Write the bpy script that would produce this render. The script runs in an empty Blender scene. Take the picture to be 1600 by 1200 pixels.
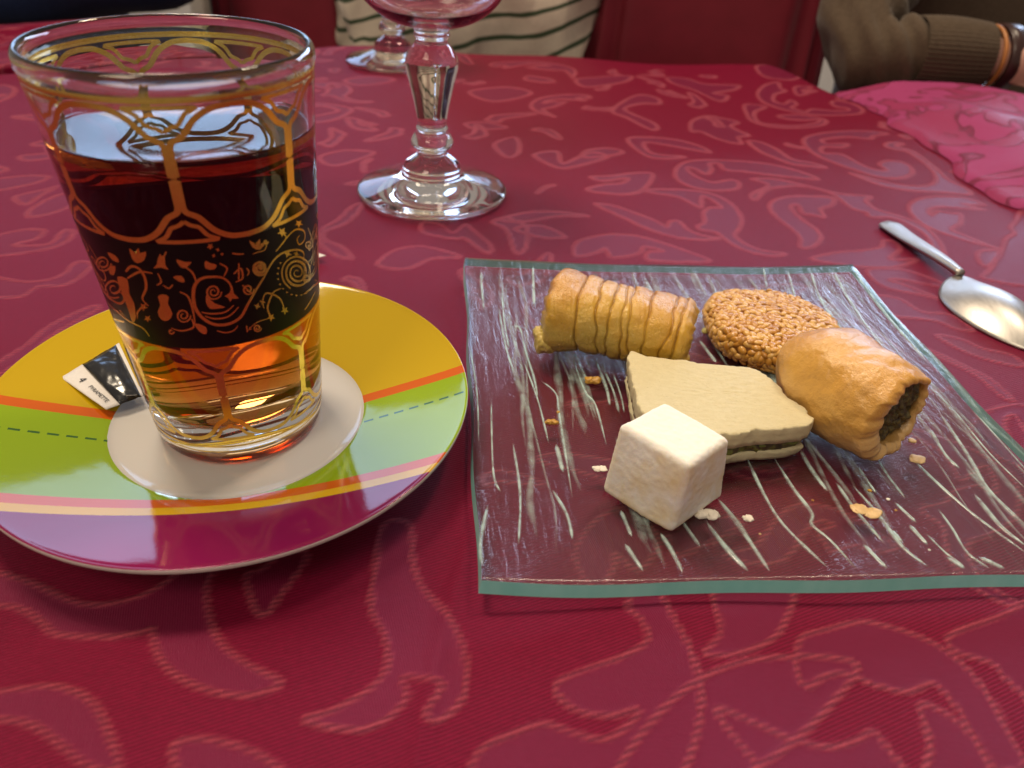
import bpy, bmesh, math, random
import numpy as np
from mathutils import Vector, Matrix, noise

R = math.radians
scene = bpy.context.scene
COL = scene.collection

# ------------------------------------------------------------------ camera
CAM_F, CAM_P, CAM_R, CAM_H = 1162.77, 0.6230, 0.07017, 0.16458     # focal (px of 1600), pitch, roll, height over the cloth
cam_data = bpy.data.cameras.new("camera")
cam = bpy.data.objects.new("camera", cam_data)
COL.objects.link(cam)
_fw = Vector((0, math.cos(CAM_P), -math.sin(CAM_P)))
_up = Vector((0, math.sin(CAM_P), math.cos(CAM_P)))
_rt = Vector((1, 0, 0))
_r2 = _rt * math.cos(CAM_R) + _up * math.sin(CAM_R)
_u2 = _up * math.cos(CAM_R) - _rt * math.sin(CAM_R)
cam.matrix_world = Matrix(((_r2.x, _u2.x, -_fw.x, 0), (_r2.y, _u2.y, -_fw.y, 0), (_r2.z, _u2.z, -_fw.z, CAM_H), (0, 0, 0, 1)))
cam_data.sensor_fit = 'HORIZONTAL'
cam_data.sensor_width = 36.0
cam_data.lens = 36.0 * CAM_F / 1600.0
cam_data.clip_start = 0.01
cam_data.clip_end = 50.0
cam_data.dof.use_dof = True
cam_data.dof.focus_distance = 0.250
cam_data.dof.aperture_fstop = cam_data.lens / 1.9          # a phone lens, its pupil about 1.9 mm across
scene.camera = cam

# ------------------------------------------------------------------ world and lamps (indoors: window daylight and warm lamps)
world = bpy.data.worlds.new("World")
scene.world = world
world.use_nodes = True
bg = world.node_tree.nodes["Background"]
bg.inputs[0].default_value = (1.0, 0.86, 0.74, 1)
bg.inputs[1].default_value = 0.30


def area_lamp(name, loc, target, sx, sy, watts, color):
    d = bpy.data.lights.new(name, 'AREA')
    d.shape = 'RECTANGLE'
    d.size, d.size_y, d.energy, d.color = sx, sy, watts, color
    o = bpy.data.objects.new(name, d)
    COL.objects.link(o)
    o.location = loc
    o.rotation_euler = (Vector(target) - Vector(loc)).to_track_quat('-Z', 'Y').to_euler()
    return o


area_lamp("window_light", (-1.02, 2.00, 0.76), (-0.09, 0.2, 0.0), 0.70, 0.66, 5.4, (0.40, 0.62, 1.0))
area_lamp("window_light", (0.80, 2.10, 0.58), (0.05, 0.3, 0.0), 1.40, 0.48, 27, (0.56, 0.72, 1.0))
area_lamp("ceiling_lamp", (-0.55, 0.75, 1.65), (0.0, 0.25, 0.0), 0.42, 0.42, 22, (1.0, 0.82, 0.60))
area_lamp("ceiling_lamp", (0.55, 0.85, 1.65), (0.05, 0.25, 0.0), 0.24, 0.24, 11, (1.0, 0.82, 0.60))
area_lamp("ceiling_lamp", (-0.6, -0.75, 1.5), (0.05, 0.25, 0.0), 0.60, 0.60, 10, (1.0, 0.82, 0.60))

scene.view_settings.view_transform = 'Standard'
scene.view_settings.look = 'None'
scene.view_settings.gamma = 1.0
scene.view_settings.exposure = 0.0
scene.view_settings.use_curve_mapping = False
scene.render.engine = 'CYCLES'
cy = scene.cycles
cy.use_denoising = True
try:
    cy.denoiser = 'OPENIMAGEDENOISE'
except Exception:
    pass
cy.max_bounces = 18
cy.transmission_bounces = 16
cy.glossy_bounces = 8
cy.diffuse_bounces = 4
cy.transparent_max_bounces = 16
cy.volume_bounces = 0
cy.caustics_refractive = True
cy.caustics_reflective = False
cy.blur_glossy = 0.6
cy.sample_clamp_indirect = 6.0

# ------------------------------------------------------------------ helpers


def ray(px, py):
    u, v = px - 800.0, py - 600.0
    c, s = math.cos(CAM_R), math.sin(CAM_R)
    a, b = c * u + s * v, -s * u + c * v
    return Vector((a / CAM_F, math.cos(CAM_P) - b / CAM_F * math.sin(CAM_P), -math.sin(CAM_P) - b / CAM_F * math.cos(CAM_P)))


def at(px, py, z=0.0):
    """the point of the place at height z that the photograph shows at (px, py)"""
    d = ray(px, py)
    t = (z - CAM_H) / d.z
    return Vector((d.x * t, d.y * t, z))


def tag(o, label=None, cat=None, group=None, kind=None):
    if label: o["label"] = label
    if cat: o["category"] = cat
    if group: o["group"] = group
    if kind: o["kind"] = kind
    return o


def empty(name, loc=(0, 0, 0), rz=0.0):
    o = bpy.data.objects.new(name, None)
    COL.objects.link(o)
    o.location = loc
    o.rotation_euler = (0, 0, rz)
    o.empty_display_size = 0.01
    return o


def link(name, me, mats=None, parent=None, smooth=True):
    o = bpy.data.objects.new(name, me)
    COL.objects.link(o)
    if mats is not None:
        for m in (mats if isinstance(mats, (list, tuple)) else [mats]):
            me.materials.append(m)
    if smooth and len(me.polygons):
        me.polygons.foreach_set("use_smooth", [True] * len(me.polygons))
    if parent is not None:
        o.parent = parent
    return o


def mesh(name, verts, faces):
    me = bpy.data.meshes.new(name)
    me.from_pydata([tuple(v) for v in verts], [], [tuple(f) for f in faces])
    me.update()
    return me


def lathe(profile, seg=96, closed=False):
    """profile: list of (r, z) -> verts, faces; r == 0 ends are closed to a point"""
    vs, fs, rows = [], [], []
    for r, z in profile:
        if r < 1e-7:
            rows.append([len(vs)])
            vs.append((0, 0, z))
        else:
            i0 = len(vs)
            rows.append(list(range(i0, i0 + seg)))
            for k in range(seg):
                a = 2 * math.pi * k / seg
                vs.append((r * math.cos(a), r * math.sin(a), z))
    pairs = list(zip(rows[:-1], rows[1:]))
    if closed: pairs.append((rows[-1], rows[0]))
    for A, B in pairs:
        if len(A) == 1 and len(B) == 1: continue
        for k in range(seg):
            k2 = (k + 1) % seg
            if len(A) == 1: fs.append((A[0], B[k2], B[k]))
            elif len(B) == 1: fs.append((A[k], A[k2], B[0]))
            else: fs.append((A[k], A[k2], B[k2], B[k]))
    return vs, fs


def smooth_profile(pts, n=6):
    out = []
    P = [pts[0]] + list(pts) + [pts[-1]]
    for i in range(1, len(P) - 2):
        p0, p1, p2, p3 = P[i - 1], P[i], P[i + 1], P[i + 2]
        for k in range(n):
            t = k / n
            q = []
            for a in range(len(p1)):
                q.append(0.5 * (2 * p1[a] + (p2[a] - p0[a]) * t + (2 * p0[a] - 5 * p1[a] + 4 * p2[a] - p3[a]) * t * t
                                + (3 * p1[a] - p0[a] - 3 * p2[a] + p3[a]) * t ** 3))
            out.append(tuple(q))
    out.append(tuple(pts[-1]))
    return out


def fbm(p, oct=4, h=1.0):
    return noise.fractal(Vector(p), h, 2.0, oct)


# ------------------------------------------------------------------ material helpers


class NT:
    def __init__(self, name):
        self.m = bpy.data.materials.new(name)
        self.m.use_nodes = True
        self.t = self.m.node_tree
        self.n = self.t.nodes
        self.p = self.n["Principled BSDF"]
        self.out = self.n["Material Output"]

    def add(self, typ, **kw):
        nd = self.n.new(typ)
        for k, v in kw.items():
            if k.startswith("i_"):
                nd.inputs[k[2:].replace("_", " ")].default_value = v
            else:
                setattr(nd, k, v)
        return nd

    def link(self, a, b):
        self.t.links.new(a, b)

    def set(self, **kw):
        for k, v in kw.items():
            self.p.inputs[k.replace("_", " ")].default_value = v

    def coord(self, which="Object", scale=None):
        tc = self.add("ShaderNodeTexCoord")
        if scale is None: return tc.outputs[which]
        mp = self.add("ShaderNodeMapping")
        mp.inputs["Scale"].default_value = scale
        self.link(tc.outputs[which], mp.inputs["Vector"])
        return mp.outputs["Vector"]

    def noise(self, vec, scale, detail=4, rough=0.5, dist=0.0):
        nd = self.add("ShaderNodeTexNoise")
        nd.inputs["Scale"].default_value = scale
        nd.inputs["Detail"].default_value = detail
        nd.inputs["Roughness"].default_value = rough
        nd.inputs["Distortion"].default_value = dist
        if vec is not None: self.link(vec, nd.inputs["Vector"])
        return nd.outputs["Fac"]

    def ramp(self, fac, stops, interp='LINEAR'):
        nd = self.add("ShaderNodeValToRGB")
        nd.color_ramp.interpolation = interp
        e = nd.color_ramp.elements
        while len(e) < len(stops): e.new(0.5)
        for el, (pos, col) in zip(e, stops):
            el.position = pos
            el.color = (*col, 1) if len(col) == 3 else col
        self.link(fac, nd.inputs[0])
        return nd.outputs[0]

    def math(self, op, a, b=None, c=None, clamp=False):
        nd = self.add("ShaderNodeMath", operation=op, use_clamp=clamp)
        for i, v in enumerate((a, b, c)):
            if v is None: continue
            if isinstance(v, (int, float)): nd.inputs[i].default_value = v
            else: self.link(v, nd.inputs[i])
        return nd.outputs[0]

    def mix(self, fac, a, b, blend='MIX'):
        nd = self.add("ShaderNodeMix", data_type='RGBA', blend_type=blend)
        for sock, v in ((nd.inputs[0], fac), (nd.inputs[6], a), (nd.inputs[7], b)):
            if isinstance(v, (int, float)): sock.default_value = v
            elif isinstance(v, tuple): sock.default_value = (*v, 1) if len(v) == 3 else v
            else: self.link(v, sock)
        return nd.outputs[2]

    def bump(self, h, strength=0.3, dist=0.001, normal=None):
        nd = self.add("ShaderNodeBump")
        nd.inputs["Strength"].default_value = strength
        nd.inputs["Distance"].default_value = dist
        self.link(h, nd.inputs["Height"])
        if normal is not None: self.link(normal, nd.inputs["Normal"])
        return nd.outputs[0]

    def col(self, c):
        if isinstance(c, tuple): self.p.inputs["Base Color"].default_value = (*c, 1)
        else: self.link(c, self.p.inputs["Base Color"])


def simple(name, color, rough=0.5, metal=0.0, spec=0.5, var=0.08, nscale=60, bump=0.0, bdist=0.0005):
    m = NT(name)
    v = m.coord("Object")
    nz = m.noise(v, nscale, 5, 0.6)
    lo = tuple(max(0, c * (1 - var)) for c in color)
    hi = tuple(min(1, c * (1 + var)) for c in color)
    m.col(m.ramp(nz, [(0.3, lo), (0.7, hi)]))
    m.set(Roughness=rough, Metallic=metal)
    m.p.inputs["Specular IOR Level"].default_value = spec
    if bump: m.link(m.bump(nz, bump, bdist), m.p.inputs["Normal"])
    return m.m


# ------------------------------------------------------------------ damask tablecloth
# woven scroll figures: (origin x, origin y, scale, list of closed outlines) as seen on the cloth in the photograph
FIG = [
 (900, 80, 3.53, [
  "360,775 500,765 640,770 760,790 860,840 915,910 905,970 880,1010 930,1055 1030,1095 1150,1110 1110,1125 980,1110 880,1070 820,1030 770,995 700,985 670,965 710,940 705,890 740,860 800,860 770,830 700,800 690,860 640,840 560,805 450,790",
  "105,855 200,860 330,900 440,940 500,970 520,940 570,940 620,985 700,1015 790,1030 680,1040 540,1025 400,985 250,920",
  "0,1060 100,1025 220,1012 350,1025 480,1060 600,1100 740,1155 640,1165 480,1160 390,1150 400,1110 480,1105 380,1080 350,1115 260,1135 190,1135 160,1090 120,1110 0,1130",
  "1330,720 1200,670 1050,630 880,605 700,595 600,610 550,655 560,710 640,750 760,768 880,762 900,730 850,712 760,725 690,705 630,670 620,640 660,650 720,680 750,650 740,620 790,620 820,655 930,670 1050,690 1200,710",
  "950,485 1020,495 1100,540 1170,600 1220,620 1300,635 1370,660 1270,650 1180,635 1080,590 1010,550",
  "1412,815 1290,805 1170,805 1090,825 1070,860 1110,910 1190,970 1240,1020 1240,1075 1310,1070 1355,1020 1320,970 1260,930 1200,880 1190,850 1230,850 1250,890 1310,900 1370,910 1350,870 1412,850",
  "640,380 720,350 800,355 900,375 860,400 960,450 900,460 915,500 850,490 760,460 690,430 640,430",
  "940,280 1050,290 990,320 1010,370 1100,390 1230,400 1330,390 1340,370 1270,370 1180,360 1120,340 1200,335 1300,350 1380,380 1350,410 1220,415 1080,400 980,370 940,320",
  "290,480 420,470 560,480 680,510 740,550 620,530 500,510 380,500 420,560 600,575 500,590 400,580 320,530",
  "80,710 200,700 320,680 420,680 400,740 330,790 200,800 60,780 150,750 250,740 280,710 150,730",
  "500,150 600,150 700,180 800,185 900,190 870,210 760,230 840,240 790,270 650,220 540,190",
  "330,260 440,270 460,300 360,300 270,330 440,400 420,430 280,370 200,330",
  "1000,95 1120,95 1230,140 1190,170 1060,160 1000,130",
  "0,170 120,160 300,150 260,190 60,210", "60,560 180,540 260,560 160,590 40,600",
 ]),
 (1200, 80, 3.53, [
  "650,475 500,455 330,455 215,475 195,515 240,575 330,625 450,665 590,700 720,705 790,680 790,650 740,625 650,620 610,640 650,665 600,670 500,640 400,590 300,580 300,545 400,550 430,530 320,525 300,500 420,490 560,505 570,490",
  "450,690 600,720 740,740 880,735 930,700 900,650 820,600 760,570 690,560 640,545 660,525 740,530 700,545 800,570 920,640 1000,700 1100,740 1120,770 960,765 780,765 620,745",
  "1200,830 1100,795 950,790 840,810 780,850 800,910 880,970 1000,1020 1130,1060 1280,1100 1200,1070 1080,1020 1010,985 1060,950 1065,890 1020,890 940,880 900,905 895,870 960,850 1090,855 1200,860 1080,830",
  "-90,712 30,715 200,750 400,795 560,805 540,830 600,875 740,915 860,970 940,1050 970,1130 930,1140 880,1030 800,970 690,920 570,915 540,890 460,865 340,790 180,755 0,765 -70,820 -90,790 0,745",
  "240,1140 380,1105 520,1095 620,1080 640,1045 700,1050 730,1090 680,1130 690,1150 820,1150 700,1190 500,1185 350,1165",
  "1430,850 1370,930 1340,970 1360,1000 1310,1040 1290,1090 1230,1200 1200,1260 1600,1260 1600,850",
  "1280,1110 1170,1110 1155,1150 1190,1190 1230,1180",
  "780,400 860,385 960,400 1000,440 930,470 820,450", "1130,460 1240,445 1330,470 1300,500 1180,500", "1220,680 1300,650 1412,660 1500,700 1412,720 1360,730 1412,770 1290,770",
  "500,215 600,215 560,250 480,235", "640,280 760,260 800,330 700,330", "920,310 1060,300 1100,340 960,350",
 ]),
 (1200, 330, 4.0, [
  "620,370 800,360 960,400 1140,480 1000,460 850,430 760,430 900,480 1060,545 940,520 720,470",
  "650,530 820,550 960,630 1140,650 1280,740 1180,740 1060,690 920,670 780,650",
  "1050,780 1200,800 1340,860 1520,900 1600,970 1450,950 1250,890",
  "900,830 1060,890 1250,980 1400,1060 1530,1180 1460,1160 1300,1030 1100,930",
 ]),
 (0, 850, 2.0, [
  "-60,80 60,105 130,130 230,175 330,185 430,165 520,120 600,60 680,60 650,130 655,220 690,310 770,380 880,440 770,482 640,462 540,410 490,340 475,270 440,280 330,292 180,280 130,240 60,195 -60,170",
  "770,100 800,210 840,215 870,170 960,40 900,20 820,80",
  "1170,80 1160,200 1200,280 1210,380 1160,450 1040,520 950,550 1100,580 1200,550 1270,480 1260,420 1310,420 1380,440 1330,530 1370,550 1440,490 1460,400 1440,300 1390,210 1320,130 1290,50 1280,-60 1200,-60",
  "-60,480 120,450 220,460 300,510 340,590 370,700 280,700 200,640 100,570 -60,540",
 ]),
 (800, 900, 2.0, [
  "450,40 510,150 560,250 590,380 570,520 500,640 260,660 0,660 -130,640 -100,540 0,490 100,460 200,490 290,510 370,460 390,420 300,440 200,420 140,370 150,330 250,290 340,260 420,210 400,140 360,100 390,40",
  "640,30 650,180 600,250 700,250 800,210 850,150 870,30",
  "900,200 980,170 1090,145 1200,165 1320,210 1420,280 1500,380 1560,500 1600,600 1500,600 1450,500 1390,400 1320,330 1250,355 1150,340 1050,305 980,310 930,345 890,300",
  "1700,60 1520,130 1400,170 1360,200 1400,240 1500,270 1560,330 1700,420",
  "640,420 760,460 880,510 1000,530 1080,510 1130,480 1180,540 1220,640 850,640 760,580",
  "1280,400 1340,410 1420,470 1480,560 1500,640 1300,640 1310,520",
 ]),
 (0, 120, 2.5, [
  "-60,640 80,600 170,600 150,630 60,655 120,660 200,650 250,600 290,610 250,650 150,680 -60,700",
  "-60,780 80,800 180,795 250,770 300,725 360,730 330,770 250,815 150,820 80,860 -60,850",
  "-60,410 100,385 190,390 120,420 -60,450", "-60,1150 100,1050 200,970 350,900 380,910 220,1000 120,1090 -60,1190", "80,300 200,290 190,310 100,320", "60,470 180,440 220,430 150,470 100,500",
 ]),
 (480, 60, 3.077, [
  "270,790 200,880 90,930 90,970 170,1005 215,1060 130,1040 60,980 70,920 150,870 220,800",
  "560,880 640,890 700,930 760,890 800,920 880,990 880,1030 840,1020 760,960 700,960 560,930",
  "890,880 960,920 1000,1030 1040,1020 1060,960 1050,900 1000,880 960,860",
  "920,870 1050,840 1200,840 1350,860 1200,860 1050,880", "1000,915 1120,900 1240,955 1120,955",
  "340,1090 420,1020 560,1000 740,1050 600,1060 480,1108", "1090,580 1200,560 1230,620 1360,560 1440,580 1300,630 1200,640",
  "60,560 180,530 320,540 250,570 120,600", "780,250 960,230 1080,260 900,290", "760,400 860,390 960,420 820,430",
  "180,200 300,180 420,200 260,230", "900,520 1000,480 1020,560 960,590",
 ]),
]


def closed_spline(pts, n=5):
    P = np.array(pts)
    N = len(P)
    out = []
    for i in range(N):
        p0, p1, p2, p3 = P[i - 1], P[i], P[(i + 1) % N], P[(i + 2) % N]
        for k in range(n):
            t = k / n
            out.append(0.5 * (2 * p1 + (p2 - p0) * t + (2 * p0 - 5 * p1 + 4 * p2 - p3) * t * t + (3 * p1 - p0 - 3 * p2 + p3) * t ** 3))
    return np.array(out)


def cloth_figures():
    polys = []
    for ox, oy, s, lst in FIG:
        for txt in lst:
            pts = []
            for tok in txt.split():
                a, b = tok.split(",")
                p = at(ox + float(a) / s, oy + float(b) / s)
                pts.append((p.x, p.y))
            polys.append(closed_spline(pts))
    base = list(polys)
    # the repeat of the weave, for the cloth under the dishes and outside the picture

    def stamp(ids, dx, dy, rot=0.0, sc=1.0, flip=1):
        for i in ids:
            q = base[i]
            c = base[ids[0]].mean(0)
            d = (q - c) * sc
            d[:, 0] *= flip
            ca, sa = math.cos(rot), math.sin(rot)
            polys.append(np.stack([d[:, 0] * ca - d[:, 1] * sa + dx, d[:, 0] * sa + d[:, 1] * ca + dy], 1))
    stamp([0, 1, 2, 3], 0.06, 0.21, 0.5, 0.8)
    stamp([15, 16], 0.12, 0.28, 0.3, 0.8)
    stamp([0, 3], 0.15, 0.18, -0.7, 0.8)
    stamp([5], 0.02, 0.28, 0.4, 0.8)
    stamp([0, 1], -0.10, 0.19, 0.2, 0.8)
    stamp([15, 16], -0.26, 0.12, 0.4, 1.0)
    stamp([0, 1, 2, 3], -0.42, 0.30, 2.0, 1.0)
    stamp([15, 16, 17], 0.34, 0.14, 1.0, 1.0)
    stamp([0, 1, 2, 3], 0.45, 0.30, -0.8, 1.0)
    stamp([15, 16], 0.52, 0.50, 0.2, 1.0)
    stamp([0, 1, 2, 3], 0.1, 0.01, 0.9, 1.0)
    stamp([15, 16], -0.15, 0.01, 1.9, 1.0)
    stamp([4], -0.2, 0.62, 0.3, 1.2)
    stamp([0, 3], -0.3, 0.47, 0.2, 1.0)
    rs = random.Random(5)
    cloud = [p[::3] for p in polys]
    for k in range(1500):
        q = base[rs.choice([0, 1, 3, 4, 5, 8, 9, 15, 16, 17, 31, 40, 44, 50])]
        sc = rs.uniform(0.35, 1.0)
        d = (q - q.mean(0)) * sc
        a = rs.uniform(0, 6.28)
        ca, sa = math.cos(a), math.sin(a)
        fx = rs.choice((-1, 1))
        d = np.stack([d[:, 0] * fx * ca - d[:, 1] * sa, d[:, 0] * fx * sa + d[:, 1] * ca], 1) + np.array([rs.uniform(-0.58, 0.6), rs.uniform(0.03, 0.76)])
        e = d[::3]
        lo, hi = e.min(0) - 0.005, e.max(0) + 0.005
        if (hi - lo).max() > 0.16: continue
        ok = True
        for c in cloud:
            if (c.max(0) < lo).any() or (c.min(0) > hi).any(): continue
            dd = np.hypot(e[:, None, 0] - c[None, :, 0], e[:, None, 1] - c[None, :, 1]).min()
            if dd < 0.0042: ok = False; break
            if (np.abs(c.mean(0) - e.mean(0)) < 0.012).all(): ok = False; break
        if ok:
            polys.append(d)
            cloud.append(e)
    return polys


def cloth_height(X, Y):
    """lie of the cloth: flat on the table, lifted at the right, falling over the far edges"""
    H = 0.0013 * (np.sin(X * 31 + 1.3 * np.sin(Y * 17)) + np.sin(Y * 27 + 2.0 * np.sin(X * 11 + 1)))
    H = H * np.clip((Y - 0.33) / 0.15, 0, 1) * 1.1
    H += 0.0009 * np.exp(-((X - 0.0015 * np.sin(Y * 40) + 0.0135 - 0.1 * (Y - 0.1)) / 0.0022) ** 2) * np.clip((0.165 - Y) / 0.03, 0, 1)   # ironed crease
    H += 0.0012 * np.sin(X * 38 + 0.8 + 2.0 * np.sin(Y * 30)) * np.sin(Y * 55 + X * 14 + 0.5) * np.clip((0.150 - Y) / 0.03, 0, 1)
    s = X - (0.275 + (0.735 - Y) * 0.105) - 0.006 * np.sin(Y * 24)
    t = np.clip(s / 0.055, 0, 1)
    H += 0.013 * t * t * (3 - 2 * t) * np.clip((Y - 0.40) / 0.10, 0, 1)
    H += 0.002 * np.sin(X * 60 + Y * 33) * t * np.clip((Y - 0.45) / 0.10, 0, 1)
    q_ = np.clip((X - 0.232) / 0.05, 0, 1)
    e1 = Y - (0.785 + 0.09 * np.minimum(X, 0.25) - 0.103 * q_ * q_ * (3 - 2 * q_) - 0.24 * np.clip(X - 0.285, 0, 1)) - 0.003 * np.sin(X * 23)
    nx, ny = -0.627, 0.779
    e2 = (X + 0.417) * nx + (Y - 0.600) * ny
    k = 0.02
    m = np.maximum(e1, e2)
    d = m + k * np.log(np.exp((e1 - m) / k) + np.exp((e2 - m) / k))
    d = np.maximum(d, -0.1)
    fall = np.where(d > 0, np.minimum(d * d / 0.012, (d - 0.006) * 9.0 + 0.003), 0.0)
    fall = np.where(d > 0.006, (d - 0.006) * 9.0 + 0.003, np.where(d > 0, d * d / 0.012, 0))
    return H - np.minimum(fall, 0.32)


def make_tablecloth():
    xs = np.arange(-0.60, 0.6201, 0.00128)
    ys = np.concatenate([np.arange(-0.06, 0.07, 0.004), np.arange(0.07, 0.31, 0.00095), np.arange(0.31, 0.885, 0.00150)])
    X, Y = np.meshgrid(xs, ys)
    nr, nc = X.shape
    D = np.full(X.shape, -1.0)          # signed distance to the nearest figure edge, inside > 0
    A = np.full(X.shape, 1.0)           # unsigned distance
    for P in cloth_figures():
        mg = 0.006
        x0, x1, y0, y1 = P[:, 0].min() - mg, P[:, 0].max() + mg, P[:, 1].min() - mg, P[:, 1].max() + mg
        i0, i1 = np.searchsorted(xs, [x0, x1])
        j0, j1 = np.searchsorted(ys, [y0, y1])
        if i1 <= i0 or j1 <= j0: continue
        sx, sy = X[j0:j1, i0:i1].ravel(), Y[j0:j1, i0:i1].ravel()
        ins = np.zeros(sx.shape, bool)
        dm = np.full(sx.shape, 1.0)
        Q = np.roll(P, -1, 0)
        for (ax, ay), (bx, by) in zip(P, Q):
            if ay != by:
                c = ((ay > sy) != (by > sy))
                ins ^= c & (sx < (bx - ax) * (sy - ay) / (by - ay) + ax)
            ex, ey = bx - ax, by - ay
            L = ex * ex + ey * ey + 1e-12
            t = np.clip(((sx - ax) * ex + (sy - ay) * ey) / L, 0, 1)
            dm = np.minimum(dm, np.hypot(sx - ax - t * ex, sy - ay - t * ey))
        sd = np.where(ins, dm, -dm).reshape(j1 - j0, i1 - i0)
        D[j0:j1, i0:i1] = np.maximum(D[j0:j1, i0:i1], sd)
        A[j0:j1, i0:i1] = np.minimum(A[j0:j1, i0:i1], dm.reshape(sd.shape))
    inside = np.clip(D / 0.0010 * 0.5 + 0.5, 0, 1)
    width = 0.00080 + 0.0010 * np.clip((Y - 0.2) / 0.3, 0, 1)
    edge = np.clip((width - A) / 0.0007 + 0.5, 0, 1)
    Z = cloth_height(X, Y) + 0.00012 * inside + 0.00028 * edge
    co = np.stack([X, Y, Z], -1).reshape(-1, 3).astype(np.float32)
    idx = np.arange(nr * nc, dtype=np.int32).reshape(nr, nc)
    F = np.stack([idx[:-1, :-1], idx[:-1, 1:], idx[1:, 1:], idx[1:, :-1]], -1).reshape(-1, 4)
    me = bpy.data.meshes.new("tablecloth")
    me.vertices.add(len(co))
    me.vertices.foreach_set("co", co.ravel())
    me.loops.add(F.size)
    me.loops.foreach_set("vertex_index", F.ravel())
    me.polygons.add(len(F))
    me.polygons.foreach_set("loop_start", np.arange(0, F.size, 4, dtype=np.int32))
    me.polygons.foreach_set("use_smooth", np.ones(len(F), bool))
    me.update(calc_edges=True)
    for nm, arr in (("figure", inside), ("cord", edge)):
        at_ = me.attributes.new(nm, 'FLOAT', 'POINT')
        at_.data.foreach_set("value", arr.ravel().astype(np.float32))
    return me


def damask_material(patterned=True, light=False):
    m = NT("damask_cloth")
    n = m
    v = n.coord("Object")
    if patterned:
        fig = n.add("ShaderNodeAttribute", attribute_name="figure").outputs["Fac"]
        crd = n.add("ShaderNodeAttribute", attribute_name="cord").outputs["Fac"]
    else:
        fig = n.ramp(n.noise(v, 22, 2, 0.4, 1.5), [(0.49, (0, 0, 0)), (0.51, (1, 1, 1))])
        crd = n.ramp(n.noise(v, 22, 2, 0.4, 1.5), [(0.46, (0, 0, 0)), (0.49, (1, 1, 1)), (0.51, (1, 1, 1)), (0.54, (0, 0, 0))])

    def wave(scale, rot, dist=0.0):
        mp = n.add("ShaderNodeMapping")
        mp.inputs["Rotation"].default_value = (0, 0, rot)
        n.link(v, mp.inputs["Vector"])
        w = n.add("ShaderNodeTexWave", wave_type='BANDS', bands_direction='X')
        w.inputs["Scale"].default_value = scale
        w.inputs["Distortion"].default_value = dist
        w.inputs["Detail"].default_value = 1.0
        w.inputs["Detail Scale"].default_value = 30.0
        n.link(mp.outputs[0], w.inputs["Vector"])
        return w.outputs["Fac"]
    weave = wave(330, R(64), 2.0)         # fine twill lines of the ground
    weave2 = wave(520, R(-20), 1.0)
    hatch = wave(190, R(68), 5.0)         # slanting stitches of the outlines
    slub = n.noise(n.coord("Object", (1.0, 3.0, 1.0)), 420, 5, 0.75)
    sheen_tone = n.noise(v, 9, 3, 0.5)
    worn = n.ramp(n.noise(v, 70, 4, 0.6), [(0.30, (0.55, 0.55, 0.55)), (0.60, (1, 1, 1))])
    crd = n.math('MULTIPLY', crd, worn)
    ground = n.mix(slub, (0.078, 0.0008, 0.011), (0.345, 0.0060, 0.052))
    ground = n.mix(n.math('MULTIPLY', weave, 0.70), ground, (0.070, 0.0006, 0.008))
    figure = n.mix(slub, (0.112, 0.0018, 0.021), (0.185, 0.0040, 0.040))
    body = n.mix(fig, ground, figure)
    cordc = n.mix(hatch, (0.095, 0.0015, 0.014), (0.64, 0.080, 0.115))
    colr = n.mix(crd, body, cordc)
    colr = n.mix(n.math('MULTIPLY', sheen_tone, 0.25), colr, (0.10, 0.001, 0.012), 'MIX')  # broad uneven sheen of the cloth, painted into its colour
    if light:      # the wrong side of the damask: pale satin ground, darker figures
        colr = n.mix(crd, n.mix(fig, n.mix(slub, (0.285, 0.034, 0.120), (0.37, 0.058, 0.175)), n.mix(slub, (0.23, 0.017, 0.072), (0.30, 0.028, 0.100))), (0.18, 0.009, 0.042))
    n.col(colr)
    # satin threads: warp lies along the table in the ground, across it in the figures
    tanx = n.add("ShaderNodeCombineXYZ", i_X=0.96, i_Y=0.28)
    n.set(Roughness=0.44)
    n.link(n.math('ADD', n.math('ADD', n.math('MULTIPLY', fig, 0.20), n.math('MULTIPLY', crd, 0.80)), 0.28), n.p.inputs["Specular IOR Level"])
    n.p.inputs["Specular Tint"].default_value = (1.0, 0.42, 0.64, 1)
    n.p.inputs["Anisotropic"].default_value = 0.75
    n.link(n.math('MULTIPLY', fig, 0.25), n.p.inputs["Anisotropic Rotation"])
    n.link(tanx.outputs[0], n.p.inputs["Tangent"])
    n.link(n.math('ADD', n.math('MULTIPLY', crd, 0.05), n.math('ADD', n.math('MULTIPLY', fig, -0.06), 0.48)), n.p.inputs["Roughness"])
    n.p.inputs["Sheen Weight"].default_value = 0.03
    n.p.inputs["Sheen Tint"].default_value = (1.0, 0.45, 0.6, 1)
    hgt = n.math('ADD', n.math('MULTIPLY', n.mix(fig, weave, weave2), 0.30), n.math('MULTIPLY', slub, 0.5))
    hgt = n.math('ADD', hgt, n.math('MULTIPLY', n.math('MULTIPLY', hatch, crd), 1.0))
    n.link(n.bump(hgt, 0.85, 0.00034), n.p.inputs["Normal"])
    return m.m


M_DAMASK = damask_material(True)
table_me = make_tablecloth()
tablecloth = link("tablecloth", table_me, M_DAMASK, None, smooth=False)
tag(tablecloth, "burgundy damask tablecloth with woven leaf scrolls under the whole tea setting", "tablecloth")

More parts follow.
